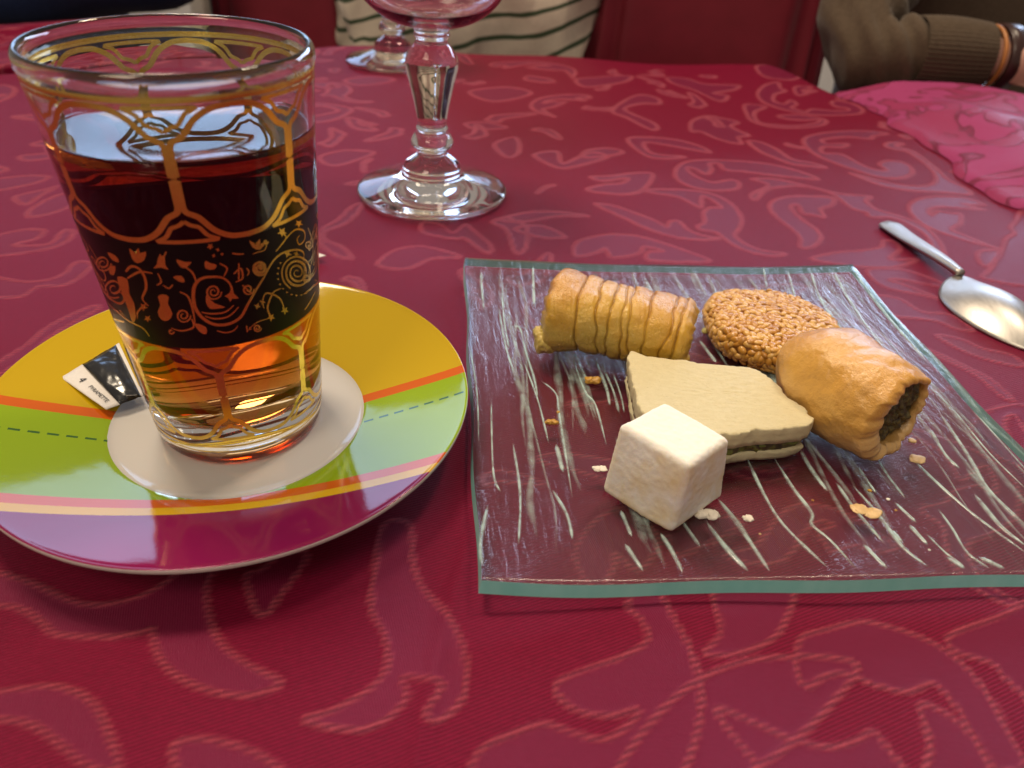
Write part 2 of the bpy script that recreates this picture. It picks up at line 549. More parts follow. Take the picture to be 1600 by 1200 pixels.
# overlapping end of a second cloth at the far right, its pale reverse up
def overlay_cloth():
    n, k = 150, 170
    ys = np.linspace(0.36, 0.745, k)
    vs, fs = [], []
    for y in ys:
        e = 0.277 + (0.731 - y) * 0.105 + 0.004 * math.sin(y * 60) + 0.0025 * math.sin(y * 131)
        far = 0.69 - 0.24 * max(0, e - 0.285)
        for i in range(n):
            t = i / (n - 1)
            x = e + t * (0.62 - e)
            h = float(cloth_height(np.array([[x]]), np.array([[y]]))[0, 0])
            d = x - e
            lift = 0.0035 * min(1.0, d / 0.006) ** 0.5 + 0.006 * (1 - math.exp(-d / 0.05)) + 0.0016 * math.sin(x * 47 + y * 60) * min(1, d / 0.03)
            vs.append((x, y, h + 0.0006 + lift))
    for j in range(k - 1):
        for i in range(n - 1):
            p = j * n + i
            fs.append((p, p + 1, p + n + 1, p + n))
    return mesh("second_tablecloth", vs, fs)


oc = link("second_tablecloth", overlay_cloth(), damask_material(False, True))
tag(oc, "paler pink reverse of a second damask cloth overlapping the table at far right", "tablecloth")

# ------------------------------------------------------------------ background
M_WALL = simple("wall_paint", (0.62, 0.60, 0.56), 0.8, var=0.04, nscale=6)
M_FLOOR = simple("floor_tiles", (0.20, 0.14, 0.11), 0.6, var=0.2, nscale=5)


def box_me(name, cx, cy, cz, sx, sy, sz, bev=0.0, seg=2):
    bm = bmesh.new()
    bmesh.ops.create_cube(bm, size=1.0)
    bmesh.ops.scale(bm, vec=(sx, sy, sz), verts=bm.verts)
    if bev: bmesh.ops.bevel(bm, geom=bm.edges[:], offset=bev, segments=seg, profile=0.5, affect='EDGES')
    bmesh.ops.translate(bm, vec=(cx, cy, cz), verts=bm.verts)
    me = bpy.data.meshes.new(name)
    bm.to_mesh(me)
    bm.free()
    return me


tag(link("floor", box_me("floor", 0, 1.3, -0.78, 5, 4.0, 0.04), M_FLOOR, smooth=False), kind="structure")
tag(link("wall", box_me("wall", 0.2, 2.35, -0.35, 5, 0.08, 0.85), M_WALL, smooth=False), kind="structure")

M_RED = NT("burgundy_cover")
_v = M_RED.coord("Object")
M_RED.col(M_RED.mix(M_RED.noise(_v, 40, 4), (0.17, 0.004, 0.016), (0.25, 0.008, 0.028)))
M_RED.set(Roughness=0.55)
M_RED.p.inputs["Sheen Weight"].default_value = 0.15
M_RED = M_RED.m


def draped_cover(name, cx, cy, w, d, z0, z1, folds, seed, label, cat, group=None):
    """cloth hung over a chair back: rounded top, sides with soft folds flaring to the hem"""
    rnd = random.Random(seed)
    ph = [rnd.uniform(0, 6.28) for _ in range(6)]
    nu, nv = 120, 36
    vs, fs = [], []
    for j in range(nv + 1):
        t = j / nv
        z = z1 + (z0 - z1) * t
        rnd_in = max(0.0, 1 - t / 0.10)
        sh = 1 - 0.25 * rnd_in ** 2
        for i in range(nu):
            a = 2 * math.pi * i / nu
            ca, sa = math.cos(a), math.sin(a)
            e = 0.28
            x = math.copysign(abs(ca) ** e, ca) * w / 2
            y = math.copysign(abs(sa) ** e, sa) * d / 2
            f = 1 + (0.03 + 0.10 * t) * math.sin(a * folds + ph[0] + 0.6 * math.sin(3 * a + ph[1])) * min(1, t * 3)
            vs.append((cx + x * sh * f * (1 + 0.10 * t), cy + y * sh * f * (1 + 0.25 * t), z + 0.004 * math.sin(5 * a + ph[2])))
    for j in range(nv):
        for i in range(nu):
            i2 = (i + 1) % nu
            fs.append((j * nu + i2, j * nu + i, (j + 1) * nu + i, (j + 1) * nu + i2))
    fs.append(tuple(range(nu)))
    o = link(name, mesh(name, vs, fs), M_RED)
    tag(o, label, cat, group)
    return o


draped_cover("chair_cover", 0.195, 1.02, 0.27, 0.20, -0.70, 0.20, 17, 3,
             "burgundy cloth chair cover hanging between the striped shirt and the brown sleeve", "chair cover")
draped_cover("chair_cover", -0.335, 1.14, 0.19, 0.16, -0.70, 0.12, 15, 8,
             "burgundy cloth chair cover behind the tea glass, left of the striped shirt", "chair cover")

# neighbouring table, seen behind the tea glass at the left
side_table = empty("side_table", (-0.575, 0.630, 0))
tag(side_table, "second table under a pink red cloth at the left edge behind the tea glass", "table")


def side_cloth():
    nu, nv = 60, 60
    vs, fs = [], []
    for j in range(nv + 1):
        for i in range(nu + 1):
            a, b = -0.36 + 0.72 * i / nu, -0.15 + 0.30 * j / nv
            dx, dy = max(0, abs(a) - 0.29), max(0, abs(b) - 0.085)
            d = math.hypot(dx, dy)
            sx = a if abs(a) < 0.29 else math.copysign(0.29 + (abs(a) - 0.29) * 0.15, a)
            sy = b if abs(b) < 0.085 else math.copysign(0.085 + (abs(b) - 0.085) * 0.15, b)
            z = -0.004 - max(0, d - 0.004) * 3.5 + 0.0015 * math.sin(a * 40) * math.sin(b * 33)
            fold = 0.010 * math.sin(a * 60 + b * 70) * min(1, d * 12)
            vs.append((sx + fold * (dy > 0), sy + fold * (dx > 0), z))
    for j in range(nv):
        for i in range(nu):
            p = j * (nu + 1) + i
            fs.append((p, p + 1, p + nu + 2, p + nu + 1))
    return mesh("cloth", vs, fs)


sc_ = link("cloth", side_cloth(), damask_material(False), side_table)
sc_.rotation_euler = (0, 0, R(38))
link("table_leg", box_me("table_leg", 0.0, 0.0, -0.39, 0.05, 0.05, 0.72, 0.004), simple("dark_wood", (0.06, 0.03, 0.02), 0.5), side_table)

chair = empty("wooden_chair", (-0.46, 1.24, -0.76))
tag(chair, "pale painted chair back with upright posts behind the tea glass rim", "chair")
M_PALE = simple("pale_paint", (0.55, 0.51, 0.45), 0.5, var=0.06, nscale=30)
for dx in (-0.055, 0.055):
    c = link("post", box_me("post", dx, 0, 0.42, 0.024, 0.03, 0.84, 0.005), M_PALE, chair)
link("rail", box_me("rail", 0, 0, 0.80, 0.09, 0.022, 0.05, 0.004), M_PALE, chair)
link("backrest", box_me("backrest", 0, 0.012, 0.55, 0.088, 0.012, 0.42, 0.003), simple("slate_pad", (0.10, 0.11, 0.12), 0.6), chair)

# ------------------------------------------------------------------ people beyond the table


def skin_body(name, nodes, edges, mat, parent, sub=2, root=0, disp=None):
    """one continuous surface grown from a skeleton: nodes (x, y, z, rx, ry)"""
    me = bpy.data.meshes.new(name)
    me.from_pydata([n[:3] for n in nodes], edges, [])
    o = bpy.data.objects.new(name, me)
    COL.objects.link(o)
    sk = o.modifiers.new("skin", 'SKIN')
    sk.use_smooth_shade = True
    for i, n in enumerate(nodes):
        sv = me.skin_vertices[0].data[i]
        sv.radius = (n[3], n[4] if len(n) > 4 else n[3])
        sv.use_root = (i == root)
    ss = o.modifiers.new("sub", 'SUBSURF')
    ss.levels = ss.render_levels = sub
    dg = bpy.context.evaluated_depsgraph_get()
    ev = o.evaluated_get(dg)
    nm = bpy.data.meshes.new_from_object(ev)
    o.modifiers.clear()
    o.data = nm
    bpy.data.meshes.remove(me)
    if disp:
        for vtx in nm.vertices:
            vtx.co += Vector(vtx.normal) * disp(vtx.co)
    nm.materials.clear()
    nm.materials.append(mat)
    nm.polygons.foreach_set("use_smooth", [True] * len(nm.polygons))
    o.parent = parent
    return o


def striped_shirt():
    m = NT("striped_shirt")
    v = m.coord("Object")
    sep = m.add("ShaderNodeSeparateXYZ")
    m.link(v, sep.inputs[0])
    wob = m.noise(v, 9, 2, 0.5)
    h = m.math('ADD', m.math('ADD', sep.outputs[2], m.math('MULTIPLY', sep.outputs[0], -0.24)), m.math('MULTIPLY', wob, 0.045))
    f = m.math('FRACT', m.math('MULTIPLY', h, 42.0))
    stripe = m.ramp(f, [(0.0, (1, 1, 1)), (0.16, (1, 1, 1)), (0.22, (0, 0, 0)), (0.94, (0, 0, 0)), (1.0, (1, 1, 1))])
    m.col(m.mix(stripe, m.mix(m.noise(v, 200, 3), (0.60, 0.53, 0.42), (0.72, 0.64, 0.52)), (0.045, 0.075, 0.035)))
    m.set(Roughness=0.85)
    return m.m


def knit_material(name, c0, c1, rib=0.0):
    m = NT(name)
    v = m.coord("Object")
    nz = m.noise(v, 300, 3, 0.6)
    m.col(m.mix(nz, c0, c1))
    m.set(Roughness=0.95)
    m.p.inputs["Specular IOR Level"].default_value = 0.15
    m.p.inputs["Sheen Weight"].default_value = 0.12
    m.link(m.bump(nz, 0.4, 0.001), m.p.inputs["Normal"])
    return m.m


p1 = empty("person", (-0.07, 0.97, -0.30))
tag(p1, "person in cream shirt with thin green stripes seated beyond the wine glass", "person")
fold = lambda co: 0.010 * math.sin(co.x * 55 + co.z * 40 + 3 * math.sin(co.z * 14)) + 0.006 * math.sin(co.x * 90 - co.z * 75)
skin_body("shirt", [(0, 0.02, 0.0, .165, .12), (0, 0, 0.14, .165, .125), (0, 0, 0.30, .155, .125), (0, 0.02, 0.44, .17, .115), (0, 0.03, 0.54, .10, .08),
                    (-0.16, 0.05, 0.50, .06, .06), (-0.15, 0.08, 0.26, .05, .05), (-0.10, -0.06, 0.08, .042, .042),
                    (0.20, 0.03, 0.50, .065, .065), (0.25, 0.04, 0.26, .05, .05), (0.18, -0.06, 0.06, .042, .042)],
          [(0, 1), (1, 2), (2, 3), (3, 4), (3, 5), (5, 6), (6, 7), (3, 8), (8, 9), (9, 10)], striped_shirt(), p1, 3, 0, fold)

p3 = empty("person", (-0.66, 0.985, -0.30))
tag(p3, "person in dark navy clothing at the upper left corner", "person")
skin_body("jacket", [(0, 0.02, 0.0, .17, .13), (0, 0, 0.16, .16, .125), (0, 0, 0.32, .16, .12), (0, 0.02, 0.46, .17, .11), (0, 0.03, 0.54, .09, .08),
                     (0.20, 0.02, 0.48, .06, .06), (0.24, -0.02, 0.33, .052, .05), (0.16, -0.14, 0.325, .045, .042), (0.04, -0.17, 0.328, .038, .036)],
          [(0, 1), (1, 2), (2, 3), (3, 4), (3, 5), (5, 6), (6, 7), (7, 8)],
          knit_material("navy_fabric", (0.006, 0.012, 0.040), (0.014, 0.030, 0.085)), p3, 2, 0,
          lambda co: 0.006 * math.sin(co.x * 40 + co.z * 55))

p2 = empty("person", (0.52, 1.08, -0.30))
tag(p2, "person in brown knitted sweater resting a forearm behind the table edge", "person")
M_KNIT = knit_material("brown_knit", (0.055, 0.037, 0.024), (0.105, 0.074, 0.050))
ELB, WRI = Vector((-0.222, -0.328, 0.322)), Vector((-0.130, -0.348, 0.336))


def sleeve_fold(co):
    a = 0.0
    if co.z < 0.42 and co.y < -0.12:
        a = 0.0034 * math.sin((co.x * 0.8 + co.z * 0.55) * 230 + 4 * math.sin(co.x * 30)) * max(0, min(1, (-0.12 - co.x) / 0.03))
    return a + 0.004 * fbm((co.x * 18, co.y * 18, co.z * 18), 3)


skin_body("sweater", [(0.06, 0.05, 0.0, .17, .12), (0.06, 0.03, 0.18, .165, .12), (0.05, 0.02, 0.34, .165, .115), (0.03, 0.02, 0.50, .16, .105), (0.03, 0.02, 0.60, .09, .075),
                      (-0.14, -0.04, 0.53, .066, .064), (-0.185, -0.20, 0.43, .056, .054), (ELB.x, ELB.y, ELB.z, .040, .038),
                      (-0.192, -0.338, 0.328, .036, .036), (-0.165, -0.344, 0.332, .032, .032), (WRI.x - 0.012, WRI.y, WRI.z, .028, .028)],
          [(0, 1), (1, 2), (2, 3), (3, 4), (3, 5), (5, 6), (6, 7), (7, 8), (8, 9), (9, 10)], M_KNIT, p2, 3, 0, sleeve_fold)


def skin_tone():
    m = NT("skin")
    v = m.coord("Object")
    m.col(m.mix(m.noise(v, 90, 4), (0.46, 0.23, 0.17), (0.62, 0.36, 0.28)))
    m.set(Roughness=0.5)
    m.p.inputs["Subsurface Weight"].default_value = 0.15
    m.p.inputs["Subsurface Radius"].default_value = (0.01, 0.004, 0.002)
    return m.m


M_SKIN = skin_tone()
# hand beyond the wrist: palm with five bent fingers, lying on the cloth
hx, hy, hz = WRI.x + 0.035, WRI.y - 0.003, WRI.z
hand_nodes = [(WRI.x - 0.01, WRI.y, WRI.z, .024, .020), (hx, hy, hz, .023, .020), (hx + 0.030, hy - 0.006, hz + 0.003, .034, .018), (hx + 0.062, hy - 0.010, hz + 0.002, .036, .016)]
hand_edges = [(0, 1), (1, 2), (2, 3)]
for k, (dy, L) in enumerate(((-0.030, 0.9), (-0.010, 1.0), (0.011, 0.95), (0.029, 0.75))):
    b = len(hand_nodes)
    y0 = hy - 0.010 + dy
    hand_nodes += [(hx + 0.072, y0, hz + 0.002, .0095), (hx + 0.072 + 0.034 * L, y0 + dy * 0.2, hz + 0.001, .0088), (hx + 0.072 + 0.056 * L, y0 + dy * 0.25, hz - 0.014, .0080), (hx + 0.072 + 0.066 * L, y0 + dy * 0.25, hz - 0.028, .0070)]
    hand_edges += [(3, b), (b, b + 1), (b + 1, b + 2), (b + 2, b + 3)]
b = len(hand_nodes)
hand_nodes += [(hx + 0.030, hy - 0.042, hz - 0.008, .0115), (hx + 0.055, hy - 0.060, hz - 0.014, .0100), (hx + 0.078, hy - 0.066, hz - 0.020, .0085)]
hand_edges += [(2, b), (b, b + 1), (b + 1, b + 2)]
skin_body("hand", hand_nodes, hand_edges, M_SKIN, p2, 2, 1)


def band(name, cx, cy, cz, r, w, th, mat, parent, rings=False, tilt=0.0):
    """a band round the forearm (axis along x)"""
    prof = [(r, -w / 2), (r + th, -w / 2 + th * 0.4), (r + th, w / 2 - th * 0.4), (r, w / 2)]
    vs, fs = lathe(prof, 72, closed=True)
    q = Matrix.Rotation(R(90), 4, 'Y')
    q = Matrix.Rotation(tilt, 4, 'Z') @ q
    vs = [q @ Vector(v) for v in vs]
    o = link(name, mesh(name, vs, [f[::-1] for f in fs]), mat, parent)
    o.location = (cx, cy, cz)
    return o


# ribbed cuff: one ring of ridges running along the forearm
def cuff():
    nu, nv = 150, 8
    vs, fs = [], []
    for j in range(nv + 1):
        t = j / nv
        for i in range(nu):
            a = 2 * math.pi * i / nu
            r = 0.0295 - 0.002 * t + 0.0012 * math.sin(a * 50) + 0.002 * math.sin(t * math.pi)
            vs.append((-0.050 + 0.062 * t, r * math.cos(a), r * math.sin(a)))
    for j in range(nv):
        for i in range(nu):
            i2 = (i + 1) % nu
            fs.append((j * nu + i, j * nu + i2, (j + 1) * nu + i2, (j + 1) * nu + i))
    return mesh("sleeve_cuff", vs, fs)


co_ = link("sleeve_cuff", cuff(), M_KNIT, p2)
co_.location = (WRI.x - 0.002, WRI.y, WRI.z)
br = empty("wristband", (0.52 + WRI.x + 0.022, 1.08 + WRI.y, -0.30 + WRI.z))
tag(br, "dark brown leather wristband with an orange strap on the wrist behind the table", "wristband")
band("strap", -0.0085, 0, 0, 0.0255, 0.004, 0.002, simple("orange_leather", (0.42, 0.16, 0.04), 0.45), br, tilt=0.12)
band("strap", 0.003, 0, 0, 0.0258, 0.016, 0.003, simple("dark_leather", (0.035, 0.012, 0.010), 0.3), br, tilt=0.12)

# ------------------------------------------------------------------ saucer
SX, SY = -0.0893, 0.1918


def saucer_material():
    m = NT("glazed_print")
    tc = m.coord("Object")
    sep = m.add("ShaderNodeSeparateXYZ")
    m.link(tc, sep.inputs[0])
    x, y = sep.outputs[0], sep.outputs[1]
    a = R(13.0)
    n_ = m.math('SUBTRACT', m.math('MULTIPLY', y, math.cos(a)), m.math('MULTIPLY', x, math.sin(a)))
    t_ = m.math('ADD', m.math('MULTIPLY', x, math.cos(a)), m.math('MULTIPLY', y, math.sin(a)))
    wob = m.math('MULTIPLY', m.math('SUBTRACT', m.noise(tc, 900, 2), 0.5), 0.0002)
    n_ = m.math('ADD', n_, wob)
    k = m.math('ADD', m.math('MULTIPLY', n_, 1 / 0.16), 0.5)
    P = lambda mm: mm / 160.0 + 0.5
    yel, org, grn, mag, yl2 = (0.50, 0.325, 0.004), (0.56, 0.105, 0.008), (0.25, 0.37, 0.006), (0.22, 0.008, 0.065), (0.64, 0.38, 0.015)
    colr = m.ramp(k, [(0.0, mag), (P(-47.5), yl2), (P(-43.8), org), (P(-39.8), grn), (P(0.9), org), (P(5.6), yel)], 'CONSTANT')
    dash = m.math('MULTIPLY', m.math('LESS_THAN', m.math('ABSOLUTE', m.math('ADD', n_, 0.0095)), 0.00048),
                  m.math('LESS_THAN', m.math('FRACT', m.math('MULTIPLY', t_, 1 / 0.0050)), 0.62))
    colr = m.mix(dash, colr, (0.035, 0.11, 0.02))
    r_ = m.math('SQRT', m.math('ADD', m.math('MULTIPLY', x, x), m.math('MULTIPLY', y, y)))
    white = m.math('LESS_THAN', m.math('ADD', r_, wob), 0.0402)
    rim = m.math('GREATER_THAN', r_, 0.07515)
    under = m.add("ShaderNodeNewGeometry")
    sepn = m.add("ShaderNodeSeparateXYZ")
    m.link(under.outputs["Normal"], sepn.inputs[0])
    below = m.math('LESS_THAN', sepn.outputs[2], 0.12)
    china = (0.58, 0.55, 0.51)
    colr = m.mix(m.math('MAXIMUM', m.math('MAXIMUM', white, rim), below), colr, china)
    m.col(colr)
    m.set(Roughness=0.20)
    m.p.inputs["Coat Weight"].default_value = 1.0
    m.p.inputs["Coat Roughness"].default_value = 0.075
    m.p.inputs["Specular IOR Level"].default_value = 0.0
    peel = m.noise(tc, 850, 3, 0.6)
    sw = m.noise(tc, 60, 2, 0.5)
    b1 = m.bump(sw, 0.16, 0.0009)
    b2 = m.bump(peel, 0.16, 0.00008, b1)
    m.link(b2, m.p.inputs["Coat Normal"])
    return m.m


prof = smooth_profile([(0.0, 0.0052), (0.020, 0.0052), (0.0340, 0.0053), (0.0385, 0.0058), (0.0405, 0.0066), (0.0430, 0.0074), (0.055, 0.0108), (0.066, 0.0141), (0.0728, 0.0163), (0.0746, 0.0170),
                       (0.0752, 0.0168), (0.0752, 0.0160), (0.0742, 0.0151), (0.066, 0.0119), (0.050, 0.0070), (0.036, 0.0038), (0.0315, 0.0026), (0.0305, 0.0008), (0.0285, 0.0008), (0.0275, 0.0026), (0.0, 0.0026)], 4)
vs, fs = lathe(prof, 160)
saucer = link("saucer", mesh("saucer", vs, [f[::-1] for f in fs]), saucer_material())
saucer.location = (SX, SY, 0.0004)
tag(saucer, "round china saucer striped yellow, orange, green and magenta under the tea glass", "saucer")

# ------------------------------------------------------------------ tea glass
GX, GY, GZ = -0.0892, 0.1926, 0.0060
tea_glass = empty("tea_glass", (GX, GY, GZ))
tag(tea_glass, "tall tea glass printed with gold lattice and a black scroll band on the saucer", "tea glass")


def glass_mat(name="clear_glass", tint=(0.97, 0.985, 0.975), rough=0.0, ior=1.5):
    m = NT(name)
    m.col(tint)
    m.set(Roughness=rough, IOR=ior)
    m.p.inputs["Transmission Weight"].default_value = 1.0
    smear = m.noise(m.coord("Object"), 35, 3, 0.6)
    m.link(m.math('MULTIPLY', m.math('SUBTRACT', smear, 0.45, None, True), 0.06), m.p.inputs["Roughness"])
    return m.m


M_GLASS = glass_mat()
RB, RT, HT = 0.0259, 0.0340, 0.1130
def r_out(z): return RB + (RT - RB) * z / HT
TEA_Z, WALL = 0.0968, 0.0019
def r_in(z): return r_out(z) - WALL
TEA_FLOOR = 0.0112
outer = smooth_profile([(0.0, 0.0022), (0.018, 0.0020), (0.0222, 0.0010), (0.0240, 0.0002), (0.0252, 0.0010), (0.0260, 0.0032), (r_out(0.008), 0.008)], 4)
outer += [(r_out(z), z) for z in np.linspace(0.012, 0.107, 20)]
outer += smooth_profile([(r_out(0.1085), 0.1085), (0.03395, 0.1105), (0.03435, 0.1128), (0.0342, 0.1148), (0.0334, 0.1160), (0.0326, 0.1158), (0.03195, 0.1146), (0.0317, 0.1120), (r_in(0.1085) - 0.0001, 0.1085)], 4)
outer += [(r_in(z), z) for z in np.linspace(0.106, TEA_Z, 5)]
vs, fs = lathe(outer, 160)
link("glass_wall", mesh("glass_wall", vs, fs), M_GLASS, tea_glass)

# tea: the liquid meets the inside of the glass; its sides refract from glass into tea, its top from air
tea_side = smooth_profile([(0.0, TEA_FLOOR), (0.012, TEA_FLOOR + 0.0001), (0.0195, TEA_FLOOR + 0.0012), (0.0228, TEA_FLOOR + 0.0038), (r_in(0.021), 0.021)], 5)
tea_side += [(r_in(z), z) for z in np.linspace(0.025, TEA_Z, 18)]
n_side = len(tea_side) - 1
tea_top = [(r_in(TEA_Z) - 0.0005, TEA_Z - 0.0004), (r_in(TEA_Z) - 0.0014, TEA_Z - 0.0006), (0.02, TEA_Z - 0.0006), (0.0, TEA_Z - 0.0006)]
vs, fs = lathe(tea_side + tea_top, 160)
tea_me = mesh("tea", vs, fs)
attr = tea_me.attributes.new("ior", 'FLOAT', 'FACE')
attr.data.foreach_set("value", [1.333 / 1.5 if p.center.z < TEA_Z - 0.00045 and Vector(p.normal).z < 0.3 else 1.333 for p in tea_me.polygons])
m = NT("tea_liquid")
ia = m.add("ShaderNodeAttribute", attribute_name="ior")
gl = m.add("ShaderNodeBsdfGlass")
gl.inputs["Roughness"].default_value = 0.0
gl.inputs["Color"].default_value = (1, 1, 1, 1)
m.link(ia.outputs["Fac"], gl.inputs["IOR"])
ab = m.add("ShaderNodeVolumeAbsorption")
ab.inputs["Color"].default_value = (0.82, 0.52, 0.10, 1)
ab.inputs["Density"].default_value = 98.0
m.link(gl.outputs[0], m.out.inputs["Surface"])
m.link(ab.outputs[0], m.out.inputs["Volume"])
tea = link("tea", tea_me, m.m)
tea.location = (GX, GY, GZ)
tag(tea, "dark amber tea filling most of the gold printed glass", "tea")

# printed decoration, as thin raised ink on the outside of the glass


def on_glass(th, z, off):
    r = r_out(z) + off
    return (r * math.sin(th), -r * math.cos(th), z)


class Ink:
    """strokes and filled shapes in (angle, height) laid on the glass"""

    def __init__(self, off=0.00006):
        self.v, self.f, self.off = [], [], off

    def stroke(self, pts, w, closed=False, taper=False, sub=4):
        """pts: (angle rad, z m); w in m"""
        P = [(p[0] * 0.030, p[1]) for p in pts]
        if sub > 1:
            P = [tuple(q) for q in closed_spline(P, sub)] if closed else smooth_profile(P, sub)
        n = len(P)
        b = len(self.v)
        for i, p in enumerate(P):
            if closed: a, c = P[i - 1], P[(i + 1) % n]
            else: a, c = P[max(0, i - 1)], P[min(n - 1, i + 1)]
            dx, dy = c[0] - a[0], c[1] - a[1]
            L = math.hypot(dx, dy) or 1e-9
            k = 1.0
            if taper: k = 0.35 + 0.65 * math.sin(math.pi * min(1.0, 0.15 + 0.85 * i / n))
            nx, ny = -dy / L * w * k / 2, dx / L * w * k / 2
            for s in (1, -1):
                self.v.append(on_glass((p[0] + s * nx) / 0.030, p[1] + s * ny, self.off))
        rng = n if closed else n - 1
        for i in range(rng):
            j = (i + 1) % n
            self.f.append((b + 2 * i, b + 2 * i + 1, b + 2 * j + 1, b + 2 * j))

    def fill(self, pts, sub=2):
        P = [(p[0] * 0.030, p[1]) for p in pts]
        P = [tuple(q) for q in closed_spline(P, sub)]
        cx, cy_ = sum(p[0] for p in P) / len(P), sum(p[1] for p in P) / len(P)
        b = len(self.v)
        self.v.append(on_glass(cx / 0.030, cy_, self.off))
        for p in P: self.v.append(on_glass(p[0] / 0.030, p[1], self.off))
        n = len(P)
        for i in range(n): self.f.append((b, b + 1 + i, b + 1 + (i + 1) % n))

    def build(self, name, mat, parent):
        return link(name, mesh(name, self.v, self.f), mat, parent)


def gold_material():
    m = NT("gold_print")
    v = m.coord("Object")
    wear = m.noise(v, 900, 4, 0.65)
    m.col(m.mix(wear, (0.60, 0.38, 0.060), (0.86, 0.60, 0.15)))
    m.set(Metallic=0.92, Roughness=0.24)
    m.link(m.bump(wear, 0.15, 0.00005), m.p.inputs["Normal"])
    return m.m


M_GOLD = gold_material()
M_INK = simple("black_print", (0.005, 0.003, 0.003), 0.35, spec=0.22, var=0.2, nscale=300)
NL = 7
STEP = 2 * math.pi / NL
TH0 = R(16.5)


def lattice_row(zc, hh, name):
    """one row of ogee cells: stems with a pinched bead, arms running into scalloped arcs, small frames between"""
    k = hh / 16.5e-3
    for i in range(NL):
        ink = Ink()
        t0 = TH0 + STEP * i
        D = lambda d: R(d) * 51.43 / 51.43
        for s in (1, -1):
            zz = lambda d: zc - s * d * 1e-3 * k
            # stem from the bead outwards
            ink.stroke([(t0, zz(0.4)), (t0, zz(0.9)), (t0, zz(5.0)), (t0, zz(7.6))], 0.0024, sub=3)
            ink.stroke([(t0, zz(-0.2)), (t0, zz(0.6))], 0.0012, sub=1)
            for q in (1, -1):
                ink.stroke([(t0 + q * D(0.7), zz(6.8)), (t0 + q * D(1.8), zz(8.9)), (t0 + q * D(5.8), zz(10.3)), (t0 + q * D(8.0), zz(11.8)), (t0 + q * D(10.6), zz(13.8)),
                            (t0 + q * D(14), zz(15.5)), (t0 + q * D(19), zz(16.8)), (t0 + q * D(25.9), zz(17.2))], 0.0014, sub=4)
                ink.stroke([(t0 + q * D(13.2), zz(17.1)), (t0 + q * D(9.0), zz(15.9)), (t0 + q * D(7.0), zz(14.4)), (t0 + q * D(5.6), zz(13.2)), (t0 + q * D(2.4), zz(12.5)), (t0 + q * D(0), zz(11.4))], 0.0010, sub=3)
            ink.stroke([(t0 - D(12.6), zz(17.1)), (t0 - D(6), zz(17.2)), (t0, zz(17.2)), (t0 + D(6), zz(17.2)), (t0 + D(12.6), zz(17.1))], 0.0010, sub=2)
        ink.build(name, M_GOLD, tea_glass)


lattice_row(0.0932, 0.01535, "gold_lattice")
lattice_row(0.0279, 0.0157, "gold_lattice")


def ring(z, w, name, off=0.00006, mat=None):
    ink = Ink(off)
    n = 160
    b = 0
    rows = 6
    for j in range(rows + 1):
        zz = z - w / 2 + w * j / rows
        for i in range(n): ink.v.append(on_glass(2 * math.pi * i / n, zz, off))
    for j in range(rows):
        for i in range(n):
            i2 = (i + 1) % n
            ink.f.append((j * n + i, j * n + i2, (j + 1) * n + i2, (j + 1) * n + i))
    return ink.build(name, mat or M_GOLD, tea_glass)


ring(0.1108, 0.0014, "gold_ring", 0.00016)
ring(0.0085, 0.0007, "gold_ring", 0.0001)
ring(0.0064, 0.0005, "gold_ring", 0.0001)
ring(0.0610, 0.0315, "black_band", 0.00003, M_INK)

# scrolls on the black band: (crop of the photograph laid back on the glass)


def glass_hit(px, py):
    """where the glass wall stands behind a point of the photograph -> (angle, z)"""
    d = ray(px, py)
    o = Vector((0, 0, CAM_H))
    lo, t = None, 0.05
    while t < 0.4:
        p = o + d * t
        z = p.z - GZ
        if math.hypot(p.x - GX, p.y - GY) < r_out(z):
            return math.atan2(p.x - GX, -(p.y - GY)), z
        t += 0.0002
    return None


